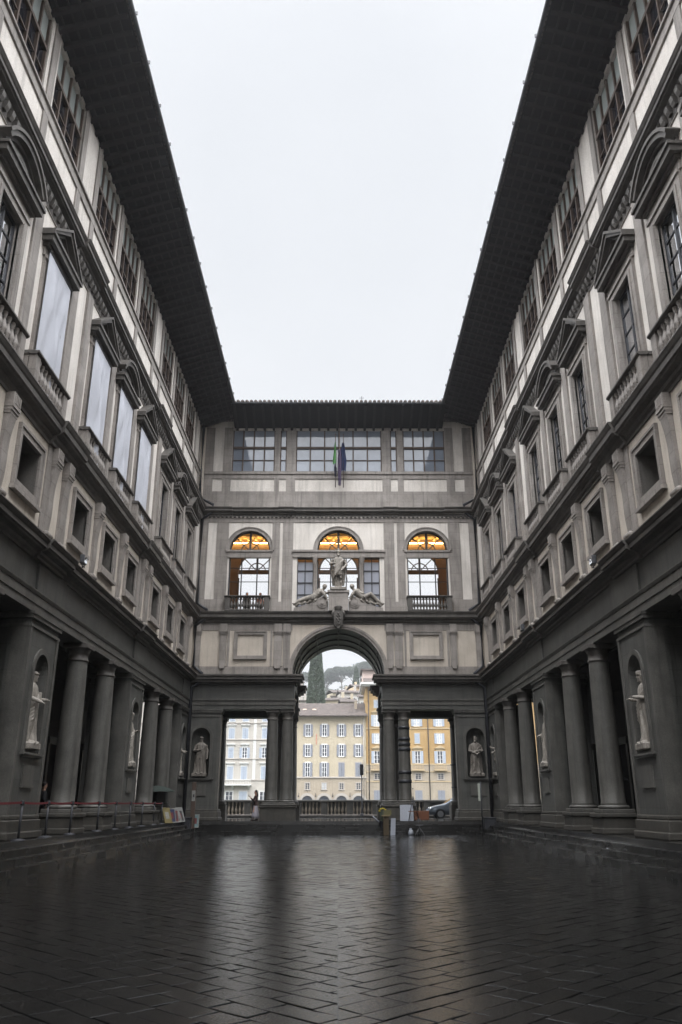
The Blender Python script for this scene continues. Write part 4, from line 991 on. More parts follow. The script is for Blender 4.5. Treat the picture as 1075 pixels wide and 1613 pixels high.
# ------------------------------------------------------------------ things in the court
cl = [((21.45, 'tri', 1), 'white sheet over the window nearest the camera, under a pointed pediment, billowing at its foot'), ((26.4, 'tri', 2), 'white sheet over the second covered window, under a pointed pediment'),
      ((30.0, 'seg', 3), 'white sheet over the covered window with the rounded pediment'), ((33.6, 'tri', 4), 'white sheet over the last covered window, farthest from the camera')]
for (Y, kd, sd), lab in cl:
    b = MB(); nx, nz = 26, 44; z0, z1 = C2+.15, 17.5; vs = []; rnd = random.Random(sd*7); p1, p2 = rnd.uniform(0, 6), rnd.uniform(0, 6)
    for sheet in (0, 1):
        for j in range(nz+1):
            for i in range(nx+1):
                u, v = i/nx-.5, j/nz
                ed = min(1, (.5-abs(u))*7)*min(1, (1-v)*6); d = ed*(.035*math.sin(5*u+p1+2.4*v) + .10*math.exp(-((u*1.2+.55*v-.25+.06*sd)**2)*26)*(1-v*.5) + .07*math.exp(-((u*1.1-.8*v+.2)**2)*34)*(1-v) + .05*noise.noise(Vector((u*4+sd, v*4, sd))) + .015*math.sin(22*u-9*v+p2))
                vs.append((2*u*1.0, -.18-d*1.1+.012*sheet, z0+(z1-z0)*v))
    N = (nx+1)*(nz+1); q = lambda i, j: j*(nx+1)+i
    fs = [(q(i,j), q(i+1,j), q(i+1,j+1), q(i,j+1)) for j in range(nz) for i in range(nx)]; b.add(vs[:N], fs, 0, True); b.add(vs[N:], fs, 0, True)
    o = b.build('protective_sheet', M['cloth'], None, (-9, Y, 0), R(90)); tag(o, lab, 'sheet', 'sheets over the windows')
    r = MB(); r.tube([(-1.02,-.18,17.5),(1.02,-.18,17.5)], .03, 6); r.build('top_rail', M['lead'], o)

def flag(label, x, cols, y, zt, w=.55, drop=3.0, sd=1):
    root = thing('flag', label, 'flag', (x, D+y, 0), 0, 'flags over the arch'); p = MB(); p.tube([(0, .55, 21.3), (0, -.02, 21.9), (0, -.02, zt)], .022, 8); p.ball((0, -.02, zt), .045, 8); p.build('pole', M['wood_f'], root)
    n, m = 14, 30
    seg = len(cols)
    for c, (mat, ts, te, u0, u1) in enumerate(cols):
        b = MB(); vs = []
        for back in (0, 1):
            for j in range(m+1):
                t = ts+(te-ts)*j/m
                for i in range(n+1):
                    u = u0+(u1-u0)*i/n; wd = w*(.25+.75*min(1, t*1.6))*(1-.25*max(0, t-.7)/.3)
                    vs.append((u*wd, -.10-.07*math.sin(u*15+sd+t*2)-.03*math.sin(u*31)-.02*c+.008*back, zt-.6-drop*t-.25*abs(u)*t))
        N = (n+1)*(m+1); fs = [(j*(n+1)+i, j*(n+1)+i+1, (j+1)*(n+1)+i+1, (j+1)*(n+1)+i) for j in range(m) for i in range(n)]
        b.add(vs[:N], fs, 0, True); b.add(vs[N:], fs, 0, True); b.build('cloth_stripe' if seg > 1 else 'cloth', mat, root)
    return root
GN = fabric('flag_green', (.07,.20,.06)); WH = fabric('flag_white', (.45,.45,.47)); BL = fabric('flag_blue', (.010,.018,.06)); NV = fabric('flag_navy', (.012,.014,.03)); RD = fabric('flag_dark_red', (.05,.035,.07))
flag('drooping green and white flag on a slanting pole above the arch', -.2, [(GN, 0, .78, -.35, .12), (WH, .3, 1.02, .10, .42), (NV, .9, 1.25, -.2, .2)], -.55, 24.9, .5, 2.0, 1)
flag('drooping bright blue flag above the arch', .32, [(BL, .02, 1.0, -.62, .42)], -.5, 24.9, .5, 2.0, 3)
flag('furled dark flag on the tallest pole, between the green and the blue one', .06, [(RD, .38, 1.1, -.3, .35)], -.8, 25.6, .4, 3.5, 5)

RED = fabric('red_belt', (.11,.010,.014))
ys = [23.4, 25.5, 27.8, 30.9, 33.3, 35.6, 37.8, 40.2, 42.0]
names = ['black belt post nearest the camera, before the first pier', 'second black belt post from the camera', 'third black belt post, before the first column', 'black belt post before the second column', 'black belt post just before the middle pier',
         'black belt post in front of the middle niche', 'black belt post just behind the middle pier', 'second to last black belt post of the row', 'last black belt post of the row, by the leaning pictures']
for i, (Y, lab) in enumerate(zip(ys, names)):
    root = thing('belt_post', lab, 'barrier post', (-8.62, Y, ZF), 0, 'belt posts along the steps')
    p = MB(); p.tube([(0,0,.03),(0,0,.93)], .034, 12); o = p.build('post', M['iron'], root)
    h = MB(); h.lathe([(.05,.9),(.055,.91),(.055,1.0),(.045,1.02)], n=14); h.build('belt_head', M['iron'], root)
    q = MB(); q.lathe([(.19,0),(.19,.02),(.12,.045),(.04,.055)], n=20); q.build('base', M['iron'], root)
    if i == 0: Yn = Y-3.2
    else: Yn = ys[i-1]
    q = MB(); L = Yn-Y; K = 8
    for j in range(K):
        a, c = j/K, (j+1)/K; za, zc = .965-.10*a*(1-a), .965-.10*c*(1-c)
        q.add([(-.003,L*a,za-.028),(-.003,L*c,zc-.028),(-.003,L*c,zc+.028),(-.003,L*a,za+.028),(.003,L*a,za-.028),(.003,L*c,zc-.028),(.003,L*c,zc+.028),(.003,L*a,za+.028)], [(0,1,2,3),(4,5,6,7),(0,1,5,4),(3,2,6,7)])
    q.build('red_belt', RED, root)

def art(label, loc, rz, w, h, cols, lean=.28, sd=0):
    """generic framed picture leaning back"""
    root = thing('framed_picture', label, 'picture', loc, rz, 'pictures leaning on the steps'); s, c = math.sin(lean), math.cos(lean)
    T = lambda x, y, z: (x, y*c+z*s, z*c-y*s+.0)
    def bx(x0, x1, y0, y1, z0, z1):
        b = MB(); b.box(x0, x1, y0, y1, z0, z1); b.v = [T(*p) for p in b.v]; return b
    fr = MB()
    for q in (bx(-w/2, -w/2+.05, -.03, .0, .02, h), bx(w/2-.05, w/2, -.03, .0, .02, h), bx(-w/2+.05, w/2-.05, -.03, 0, .02, .07), bx(-w/2+.05, w/2-.05, -.03, 0, h-.05, h)):
        o = len(fr.v); fr.v += q.v; fr.f += [[o+i for i in f] for f in q.f]; fr.m += q.m; fr.sm += q.sm
    fr.build('frame', cols[0], root); q = bx(-w/2+.05, w/2-.05, -.018, -.005, .07, h-.05); q.build('print', cols[1], root)
    q = bx(-w*.25, w*.22, -.022, -.0185, h*.3, h*.72); q.build('painted_patch', cols[2], root); return root
def pm(n, c): return plain(n, c, .5, 0, .5, 9)
pw, py, pb, pr, pt, pk = pm('print_white', (.20,.20,.19)), pm('print_yellow', (.15,.12,.05)), pm('print_blue', (.025,.035,.08)), pm('print_red', (.12,.03,.03)), pm('print_teal', (.12,.2,.21)), pm('print_black', (.03,.03,.03))
arts = [('yellowish picture at the near end of the leaning row', 42.9, py, py, pw, .35), ('dark blue picture with a white edge in the leaning row', 43.6, pw, pb, pr, .2), ('grey and red picture in the middle of the leaning row', 44.3, pw, pr, pk, .25),
        ('white-edged black picture tilted far back in the leaning row', 44.9, pw, pk, pb, .5), ('narrow white-edged picture in the leaning row', 45.4, pw, pk, py, .45), ('white-framed picture with a brown patch in the leaning row', 45.9, pw, pk, pr, .4), ('last white-framed picture of the leaning row, by the metal box', 46.4, pw, pw, pk, .35)]
for i, (lab, Y, a, b_, c, ln) in enumerate(arts): art(lab, (-8.42+.04*(i % 3), Y, ZF), R(66 if i != 3 else 48), .62, .78-.06*(i % 3), (a, b_, c), ln)
art('small picture with teal and pink stripes standing apart on the steps by the front wall', (-7.95, 47.95, .34), 0, .42, .72, (pw, pt, pr), .12)

def metal_box(label, x, y):
    root = thing('metal_cabinet', label, 'metal cabinet', (x, y, 0), 0, 'dark cabinets in the corners'); b = MB(); b.bbox(-.31, .31, -.31, .31, .05, .86, .02); b.build('body', M['iron'], root)
    q = MB(); q.bbox(-.34, .34, -.34, .34, .861, .92, .015); q.build('lid', M['iron'], root); q = MB(); q.bbox(-.28, .28, -.28, .28, 0, .05, .01); q.build('plinth', M['iron'], root)
    q = MB(); q.bbox(-.24, .24, -.325, -.311, .14, .78, .008); q.tube([(.18,-.34,.45),(.18,-.34,.55)], .012, 6); q.build('door', M['iron'], root)
metal_box('dark metal cabinet in the corner by the leaning pictures', -8.35, 47.05); metal_box('dark metal cabinet in the corner opposite the leaning pictures', 8.25, 46.9)
root = thing('info_pillar', 'tall dark info pillar with a small white notice beside the corner cabinet', 'info pillar', (-8.02, 47.4, 0)); b = MB(); b.bbox(-.12, .12, -.05, .05, 0, 2.75, .015); b.build('body', plain('rusty_steel', (.06,.04,.03), .6), root)
q = MB(); q.bbox(-.095, .095, -.058, -.051, 1.75, 2.3, .002); q.build('notice', pw, root); q = MB(); q.bbox(-.04, .05, -.062, -.0585, 1.95, 2.1, .001); q.build('notice_mark', pk, root)
root = thing('sign_post', 'thin dark post with a pale upright panel beside the corner steps', 'sign post', (7.72, 46.4, 0)); b = MB(); b.tube([(.06,0,0),(.06,0,2.75)], .035, 8); b.build('post', M['iron'], root)
q = MB(); q.bbox(-.1, .02, -.015, .015, 1.75, 2.65, .006); q.build('panel', plain('pale_green_panel', (.33,.35,.3), .6), root); q = MB(); q.lathe([(.12,0),(.12,.02),(.05,.05)], (.06,0,0), 14); q.build('base', M['iron'], root)

# street artist's corner at the foot of the front steps
BR = plain('brown_wood', (.12,.045,.022), .5); CB = plain('cardboard', (.055,.04,.022), .85); WB = plain('white_board', (.24,.255,.29), .6)
b = MB(); b.box(-.38, .38, 0, .025, 0, .86); b.v = [(x, y+.22*z, z) for x, y, z in b.v]; tag(b.build('white_board', WB, None, (3.9, 48.82, ZF+.01), R(-4)), 'large blank white board leaning on the column pedestal', 'board')
root = thing('wooden_case', 'reddish brown wooden case standing open on the top step', 'case', (4.75, 48.9, ZF), 0); b = MB(); b.bbox(-.42, .42, -.12, .12, .05, .55, .012); b.build('body', BR, root)
q = MB(); q.bbox(-.40, .40, -.135, -.121, .08, .52, .004); q.build('lid', BR, root); q = MB(); q.tube([(-.1,0,.55),(-.08,0,.6),(.08,0,.6),(.1,0,.55)], .012, 6); q.build('handle', M['iron'], root)
for s in (-1, 1): q = MB(); q.bbox(s*.3, s*.34, -.1, .1, 0, .05, .005); q.build('foot', M['iron'], root)
root = thing('easel', 'dark folding easel with a tall clamp in front of the paired columns', 'easel', (4.28, 48.75, ZF)); 
for p in ((-.3,-.15), (.3,-.15), (0,.4)): q = MB(); q.tube([(p[0],p[1],0),(0,0,1.35)], .02, 6); q.build('leg', M['iron'], root)
q = MB(); q.box(-.3, .3, -.12, -.06, .5, .54); q.build('tray', BR, root); q = MB(); q.tube([(0,0,1.3),(0,-.02,1.75)], .014, 6); q.ball((0,-.02,1.75), .04, 8); q.build('mast', M['lead'], root)
root = thing('display_stand', 'brown display stand topped with a small board at the foot of the steps', 'display stand', (2.62, 47.2, 0)); b = MB(); b.bbox(-.16, .16, -.12, .12, .0, .95, .01); b.build('body', CB, root)
q = MB(); q.bbox(-.24, .24, -.18, .18, .951, 1.03, .01); q.build('shelf', plain('tan_board', (.14,.11,.06), .8), root); q = MB(); q.box(-.12, .3, -.05, -.02, 1.031, 1.28); q.build('panel', plain('olive_card', (.1,.09,.04), .8), root)
b = MB(); b.box(-.13, .13, -.02, .02, 0, .86); b.v = [(x+.05*z, y+.1*z, z) for x, y, z in b.v]; tag(b.build('white_card', WB, None, (2.98, 47.1, 0)), 'narrow white card leaning beside the brown display stand', 'board')
root = thing('camp_stool', 'small grey folding stool standing on the paving by the wooden case', 'stool', (4.42, 46.9, 0))
for p in ((-.26,-.15), (.26,-.15), (-.12,.2), (.12,.2)): q = MB(); q.tube([(p[0],p[1],0),(-p[0]*.25,-p[1]*.2,.5)], .013, 6); q.build('leg', plain('grey_tube', (.25,.25,.26), .4, .5), root)
q = MB(); q.bbox(-.2, .2, -.14, .14, .48, .52, .012); q.build('seat', GR, root); q = MB(); q.tube([(-.05,.13,.5),(-.05,.16,.82)], .012, 6); q.bbox(-.09, .09, .14, .17, .68, .84, .01); q.build('back_rest', GR, root)
b = MB(); b.loft([[(rr*math.cos(a_)*(1+.18*math.sin(3*a_+z*9)), rr*.7*math.sin(a_)*(1+.2*math.sin(2*a_-z*14)), z) for a_ in [2*PI*i/14 for i in range(14)]] for rr, z in ((.12,0),(.15,.05),(.14,.14),(.11,.24),(.05,.30),(.07,.35))]); tag(b.build('white_bag', WB, None, (3.95, 47.1, 0)), 'crumpled white bag standing beside the folding stool', 'bag')
root = thing('flower_bucket', 'dark bucket with yellow flowers and a rolled white paper by the columns', 'flowers', (2.42, 47.9, .34)); b = MB(); b.lathe([(.12,0),(.15,.36),(.16,.37)], n=16); b.build('bucket', M['iron'], root)
YL = plain('yellow_petals', (.42,.33,.02), .6); GL = plain('green_stems', (.04,.09,.03), .7); rnd = random.Random(5)
for i in range(7): a = rnd.uniform(0, 6.28); x, y, z = .16*math.cos(a)+.05, .16*math.sin(a), .82+rnd.uniform(0, .2); q = MB(); q.tube([(0,0,.3),(x,y,z)], .008, 5); q.build('stem', GL, root); q = MB(); q.lathe([(.01,-.03),(.07,0),(.06,.04),(.01,.05)], (x,y,z), 9); q.build('flower', YL, root)
q = MB(); q.tube([(-.12,-.05,.3),(-.5,-.1,.62)], .035, 8); q.build('paper_roll', WB, root)
for lab, x, y, z, s in (('crumpled white paper lying on the steps opposite the sheets, the larger one', 7.95, 19.6, .34, .09), ('small scrap of white paper on the steps opposite the sheets', 7.95, 25.6, .34, .05)):
    b = MB(); rn = random.Random(int(y)); n = 9
    b.add([(s*1.4*math.cos(6.28*i/n)*rn.uniform(.6,1.2), s*math.sin(6.28*i/n)*rn.uniform(.6,1.2), rn.uniform(.0,.06)) for i in range(n)]+[(0,0,.05)], [(i, (i+1) % n, n) for i in range(n)]); tag(b.build('paper_scrap', WB, None, (x, y, z+.003)), lab, 'litter')
def flood(label, x, y, z, rz):
    root = thing('floodlight', label, 'floodlight', (x, y, z), rz, 'floodlights on the cornices'); b = MB(); b.bbox(-.16, .16, -.16, .0, .12, .42, .02); b.build('housing', M['lead'], root); q = MB(); q.bbox(-.13, .13, -.168, -.161, .15, .39, .003); q.build('lens', M['pane_r'], root)
    q = MB(); q.tube([(-.19,-.08,.27),(-.19,-.08,.06),(.19,-.08,.06),(.19,-.08,.27)], .015, 6); q.tube([(0,-.08,0),(0,-.08,.06)], .03, 8); q.build('bracket', M['iron'], root)
flood('grey floodlight on the lower cornice just past the nearest pier, sheet side', -8.62, 25.9, C1+.05, R(90)); flood('grey floodlight on the lower cornice just past the nearest pier, opposite the sheets', 8.62, 25.9, C1+.05, R(-90))
flood('small floodlight on the lower cornice above the middle niche, opposite the sheets', 8.62, 36.9, C1+.05, R(-90))
# ------------------------------------------------------------------ river side: balustrade, car, lamp
root = thing('river_balustrade', 'dark stone balustrade with pale balusters along the river', 'balustrade', (0, 65, .74))
XB = [-2.02+1.94*k for k in range(-9, 12)]
for x in XB:
    b = MB(); b.bbox(x-.97-.24, x-.97+.24, -.2, .2, .1, .98, .02); b.build('pier', M['dark2'], root)
b = MB(); b.bbox(-20.6, 20.6, -.24, .24, .98, 1.14, .03); b.build('coping', M['dark2'], root); b = MB(); b.bbox(-20.6, 20.6, -.22, .22, 0, .1, .02); b.build('kerb', M['trim'], root)
b = MB(); b.box(-20.6, 20.6, .1, .18, .1, .98); b.build('back_panel', M['dark2'], root)
bp = MB(); bp.lathe(baluster_prof(.88, .095), n=12); bme = bp.mesh('baluster', stone('pale_baluster', (.20,.17,.13), (.27,.23,.18), .6, .3))
for x in XB[4:14]:
    for i in range(6): link('baluster', bme, root, (x-.70+.28*i, -.08, .1))
root = thing('parked_car', 'silver blue car with its nose towards the arch, half hidden behind the columns', 'car', (6.35, 61.0, .62))
cp = plain('car_paint', (.22,.25,.29), .2, .5, .05); L = 4.2
prof = [(0,.32,.55),(.05,.62,.62),(.18,.76,.74),(.55,.86,.80),(1.15,.98,.84),(1.75,1.36,.68),(2.2,1.46,.64),(3.0,1.45,.64),(3.6,1.15,.70),(3.95,1.0,.76),(4.15,.75,.7),(4.2,.4,.6)]
b = MB(); rings = []
for x, h, w in prof:
    rings.append([(x, y*1.0, z) for y, z in ((-.86+.1*(x<.1 or x>4.1), .25), (-.88+.1*(x<.1 or x>4.1), .55), (-.86, min(h, .82)), (-w, h*.97), (-w*.6, h), (w*.6, h), (w, h*.97), (.86, min(h, .82)), (.88, .55), (.86, .25))])
b.loft(rings, 0, True); b.build('body', cp, root)
q = MB(); q.add([(1.28,-.72,1.03),(1.78,-.60,1.34),(1.78,.60,1.34),(1.28,.72,1.03)], [(0,1,2,3)]); q.v = [(x-.02, y, z+.03) for x, y, z in q.v]; q.build('windscreen', M['pane_d'], root)
for s in (-1, 1): q = MB(); q.add([(1.5,s*.80,1.0),(1.95,s*.70,1.36),(3.0,s*.70,1.36),(3.5,s*.80,1.02)], [(0,1,2,3)]); q.build('side_window', M['pane_d'], root)
for x in (.82, 3.38):
    for s in (-1, 1):
        q = MB(); a = [(x+.34*math.cos(2*PI*i/24), .33+.34*math.sin(2*PI*i/24)) for i in range(24)]; q.prism([(u, v-.02) for u, v in a], 'y', s*.70, s*.895); o = q.build('wheel', M['iron'], root)
        q = MB(); q.prism([(x+(u-x)*.62, .31+(v-.33)*.62) for u, v in a], 'y', s*.896, s*.91); q.build('rim', plain('alloy', (.35,.36,.38), .3, .8), o)
hl = emit('headlamp', (1, .97, .9), 1.2)
for s in (-1, 1): q = MB(); q.ball((.22, s*.62, .70), .11, 12, sz=.6); q.build('headlight', hl if s < 0 else M['pane_r'], root)
q = MB(); q.bbox(-.02, .06, -.5, .5, .42, .54, .01); q.build('grille', M['iron'], root); q = MB(); q.bbox(-.035, -.02, -.2, .2, .34, .42, .004); q.build('number_plate', WB, root)
for s in (-1, 1): q = MB(); q.bbox(1.5, 1.7, s*.86, s*1.0, .98, 1.1, .02); q.build('mirror', cp, root)
root = thing('street_lamp', 'slim dark post with a box-shaped head before the balustrade', 'street lamp', (1.78, 64.2, .74)); b = MB(); b.tube([(0,0,0),(0,0,.5),(0,0,3.6)], [.07,.05,.035], 8); b.build('post', M['iron'], root); b = MB(); b.bbox(-.14, .14, -.1, .1, 2.9, 3.7, .03); b.build('head', M['iron'], root); b = MB(); b.lathe([(.14,0),(.14,.1),(.08,.2)], n=12); b.build('base', M['iron'], root)

# ------------------------------------------------------------------ houses across the river
SHUT = plain('grey_shutter', (.20,.21,.24), .7, 0, .1); SHUTB = plain('blue_grey_shutter', (.33,.37,.43), .7, 0, .1); WFR = plain('white_window_frame', (.66,.66,.66), .6); PDK = pane_mat('house_pane', (.05,.055,.065), 1.5)
PLT = pane_mat('curtained_pane', (.42,.44,.46), 1.4, .1, .2)
def far_window(w, h, shut='open', sm=SHUT, ped=None, fr=None, pane=None, surround=None):
    def f():
        b = MB(); s_ = surround or fr or WFR
        b.box(-w/2-.12, w/2+.12, -.05, .05, h, h+.16); b.box(-w/2-.14, w/2+.14, -.10, .05, -.12, 0)
        for s in (-1, 1): b.box(s*w/2, s*(w/2+.12), -.04, .05, 0, h)
        o = b.build('window', s_)
        g = MB(); g.quad((-w/2,-.004,0),(w/2,-.004,0),(w/2,-.004,h),(-w/2,-.004,h)); g.build('pane', pane or PDK, o)
        if shut != 'closed':
            q = MB(); q.box(-.055, .055, -.03, -.005, 0, h)
            for s in (-1, 1): q.box(s*(w/2-.08), s*w/2, -.03, -.005, 0, h)
            for i in (0, 1, 2, 3): q.box(-w/2+.08, w/2-.08, -.026, -.006, h*i/3.08, h*i/3.08+.05)
            q.build('frame', fr or WFR, o)
        for s in (-1, 1):
            if shut == 'none': break
            q = MB()
            x0, x1 = (s*(w/2+.02), s*(w/2+w*.5)) if shut == 'open' else (s*.015, s*w/2)
            a, c = min(x0, x1), max(x0, x1); q.box(a, c, -.10, -.055, .0, h)
            n = 12
            for i in range(n): q.box(a+.05, c-.05, -.115, -.101, h*(i+.2)/n, h*(i+.7)/n)
            q.build('shutter', sm, o)
        if ped == 'tri': q = MB(); q.prism([(-w/2-.45,h+.5),(w/2+.45,h+.5),(0,h+1.0)], 'y', -.25, .04); q.box(-w/2-.4, w/2+.4, -.2, .04, h+.38, h+.499); q.box(-w/2-.25, w/2+.25, -.06, .04, h+.16, h+.38); q.build('pediment', s_, o)
        elif ped == 'flat': q = MB(); q.box(-w/2-.32, w/2+.32, -.28, .04, h+.5, h+.66); q.box(-w/2-.1, w/2+.1, -.06, .04, h+.16, h+.499); q.build('cornice', s_, o)
        return o
    return f
CR = stone('pale_yellow_render', (.37,.32,.235), (.42,.365,.275), .85, .25, .4, .05); CRB = stone('beige_base_render', (.29,.245,.19), (.34,.29,.225), .85, .4, .5, .05)
OR = stone('ochre_render', (.31,.20,.085), (.35,.235,.105), .85, .3, .4, .05); WT = stone('white_render', (.36,.335,.30), (.41,.385,.345), .85, .2, .4, .05); TRM = plain('house_trim', (.34,.31,.28), .8); TRW = plain('white_trim', (.52,.52,.50), .8); OBS = plain('ochre_trim', (.40,.31,.19), .8)
YF = 150.0
def roof_slab(mb, x0, x1, y0, zE, zR, dp, over=.9):
    mb.prism([(y0-over, zE-.05), (y0-over, zE+.12), (y0+dp/2, zR+.1), (y0+dp+over, zE+.12), (y0+dp+over, zE-.05), (y0+dp/2, zR-.1)], 'x', x0-.3, x1+.3)
# cream house
root = thing('cream_house', 'pale yellow house with grey shutters and arches at street level, across the river', 'house', (0, YF, 0))
b = MB(); b.box(-10.3, 4.95, 0, 12, 5.95, 16.5); b.build('wall', CR, root); b = MB(); b.box(-10.28, 4.93, .02, 12, 0, 5.95); b.build('lower_wall', CRB, root); b = MB(); b.box(-10.35, 5.0, -.14, .02, 5.85, 6.1); b.build('string_course', TRM, root)
b = MB(); roof_slab(b, -10.3, 4.95, 0, 16.5, 19.4, 12, 1.0); ro = b.build('roof', M['roof'], root)
for x, sk in ((-6.2, 1), (-4.4, 1)): q = MB(); q.box(x-.35, x+.35, 2.0, 2.5, 17.62, 17.95); q.v = [(a, c, z+(c-2.0)*.3) for a, c, z in q.v]; q.build('skylight', plain('bright_skylight', (.6,.45,.35), .2), ro)
q = MB(); q.bbox(3.0, 3.5, 2.6, 3.2, 17.5, 19.6, .03); q.build('chimney', CRB, ro)
XS = (-8.4, -5.44, -2.47, .59, 3.58)
for x in XS:
    put('cw1' if x < 3 else 'cw1b', far_window(.85, 2.0, pane=PDK if x < 3 else PLT), root, (x, 0, 13.05)); put('cw1' if x != -5.44 else 'cw1b', far_window(.85, 2.0), root, (x, 0, 9.55))
for x in (-8.4, -5.44, -2.47): put('cw2', far_window(.85, 2.35), root, (x, 0, 6.1))
for x in (.59, 3.58): put('cw3', far_window(1.0, 2.35, 'closed', surround=TRM), root, (x, 0, 6.1))
for i, x in enumerate(XS): put('cw4' if i != 2 else 'cw5', far_window(.8, 1.05, 'none', fr=TRM, pane=PDK if i != 2 else PLT), root, (x, 0, 3.95))
for x in XS:
    q = MB(); q.ring(x, 1.9, 1.0, 1.45, -.12, .05, n=16); q.build('arch', TRM, root); q = MB(); q.prism([(x+1.0*math.cos(PI*i/14), 1.9+1.0*math.sin(PI*i/14)) for i in range(15)]+[(x-1.0, .7), (x+1.0, .7)], 'y', .005, .02); q.build('arch_door', PDK, root)
q = MB(); q.tube([(4.55,-.12,.5),(4.55,-.12,16.3)], .06, 6); q.build('drain_pipe', TRM, root); q = MB(); q.box(-4.0, -3.84, -.06, .02, 11.6, 13.4); q.build('red_banner', plain('faded_red', (.42,.2,.14), .8), root)
for x in (-6.95, -3.95, -.95, 2.1): q = MB(); q.tube([(x,-.02,3.2),(x,-.3,3.35),(x,-.3,3.0)], .04, 6); q.ball((x,-.3,2.85), .14, 8); q.build('wall_lantern', M['iron'], root)
# ochre house
root = thing('ochre_house', 'tall ochre house with blue-grey shutters above a beige base, across the river', 'house', (0, YF, 0))
b = MB(); b.box(5.0, 44, 0, 12, 8.2, 21.8); b.build('wall', OR, root); b = MB(); b.box(5.0, 44, -.02, 12, 0, 8.2); b.build('lower_wall', CRB, root)
b = MB(); b.box(4.4, 44.4, -.9, 12, 21.8, 22.1); b.box(4.1, 44.6, -1.3, 12, 22.101, 22.5); o = b.build('cornice', TRW, root); b = MB(); roof_slab(b, 5, 44, 0, 22.5, 24.6, 12); b.build('roof', M['roof'], root)
b = MB(); b.box(4.6, 12, 3, 9, 22.5, 25.2); b.build('attic_room', plain('pinkish_render', (.5,.4,.36), .85), root); b = MB(); b.box(4.2, 12.4, 2.4, 9.4, 25.201, 25.5); b.build('attic_roof', M['roof'], root)
for z0, z1 in ((14.3, 14.5), (6.85, 7.0), (5.2, 5.35), (8.1, 8.3)): b = MB(); b.box(5.0, 44, -.1, .03, z0, z1); b.build('string_course', OBS, root)
for i, x in enumerate((6.95, 10.6, 14.2, 18.2, 22.2, 26.2, 30.2, 34.2, 38.2)):
    put('ow1', far_window(1.0, 2.0, 'open', SHUTB, 'tri', surround=OBS, pane=PLT), root, (x, 0, 14.75)); put('ow2', far_window(1.0, 2.1, 'open', SHUTB, 'tri', surround=OBS), root, (x, 0, 8.35))
    put('ow3' if i % 3 else 'ow3b', far_window(.9, 1.75, 'closed' if i % 3 else 'open', SHUTB, surround=OBS, pane=PLT), root, (x, 0, 11.75)); put('ow4', far_window(.9, 1.4, 'closed', SHUTB, surround=OBS), root, (x, 0, 18.0))
    put('ow5', far_window(1.05, .95, 'none', fr=TRM, pane=PDK if i != 3 else PLT), root, (x, -.02, 5.65)); put('ow6', far_window(1.25, 2.6, 'closed', SHUT, surround=CRB), root, (x, -.02, 1.2))
    q = MB(); q.box(x-1.15, x+1.15, -.6, 0, 7.1, 7.3); q.box(x-1.15, x+1.15, -.6, -.5, 8.05, 8.2)
    for k_ in range(8): q.box(x-1.05+.28*k_, x-.95+.28*k_, -.58, -.52, 7.3, 8.05)
    q.build('balcony', OBS, root)
for x in (5.5, 16.2, 28.2): q = MB(); q.tube([(x,-.14,.5),(x,-.14,21.7)], .08, 6); q.build('drain_pipe', M['iron'], root)
# white house
root = thing('white_house', 'white five-storey house with pale shutters and a long balcony, across the river', 'house', (0, YF, 0))
b = MB(); b.box(-48, -10.35, .1, 12, 0, 21.5); b.build('wall', WT, root); b = MB(); roof_slab(b, -48, -10.35, .1, 21.5, 23.5, 12); b.build('roof', M['roof'], root)
for z in (15.25, 12.35, 9.05, 5.45): b = MB(); b.box(-48, -10.35, -.03, .13, z, z+.14); b.build('string_course', TRM, root)
for x in (-15.0, -11.0, -22.3, -29.6, -36.9, -44.2): b = MB(); b.box(x-.25, x+.25, .05, .13, 5.6, 21.4); b.build('pilaster', TRW, root)
X = [-13.2, -16.75, -19.2, -24.0, -26.6, -31.4, -34.0, -38.8, -41.4, -46]
for i, x in enumerate(X):
    put('ww1', far_window(1.0, 1.8, 'closed', SHUTB, 'flat', surround=TRW), root, (x, .1, 12.6)); put('ww1', None, root, (x, .1, 15.6))
    put('ww2' if i % 3 != 2 else 'ww2b', far_window(.9, 1.8, 'open' if i % 3 != 2 else 'closed', SHUTB, 'flat', surround=TRW), root, (x, .1, 9.25)); put('ww3', far_window(1.0, 2.2, 'closed', SHUTB, 'flat', surround=TRW), root, (x, .1, 5.62))
    put('ww4' if i % 2 else 'ww5', far_window(1.3, 2.1, 'closed' if i % 2 else 'none', SHUTB, surround=TRW), root, (x, .1, 1.5))
b = MB(); b.box(-22, -15.3, -.9, .1, 4.6, 4.8); b.box(-22, -15.3, -.92, -.82, 5.5, 5.62)
for k_ in range(24): b.box(-21.95+.28*k_, -21.88+.28*k_, -.9, -.84, 4.8, 5.5)
b.build('balcony', TRW, root)
for x in (-21, -18.6, -15.8): b = MB(); b.prism([(.1,4.6),(-.75,4.6),(-.6,4.35),(.1,3.9)], 'x', x-.12, x+.12); b.build('bracket', TRW, root)
b = MB(); b.box(-12.9, -10.6, -.6, .1, 3.6, 3.75); b.build('canopy', TRM, root); b = MB(); b.box(-12.6, -10.8, .02, .09, 1.0, 3.5); b.build('lit_shop_front', emit('shop_glow', (1, .8, .55), .9), root)

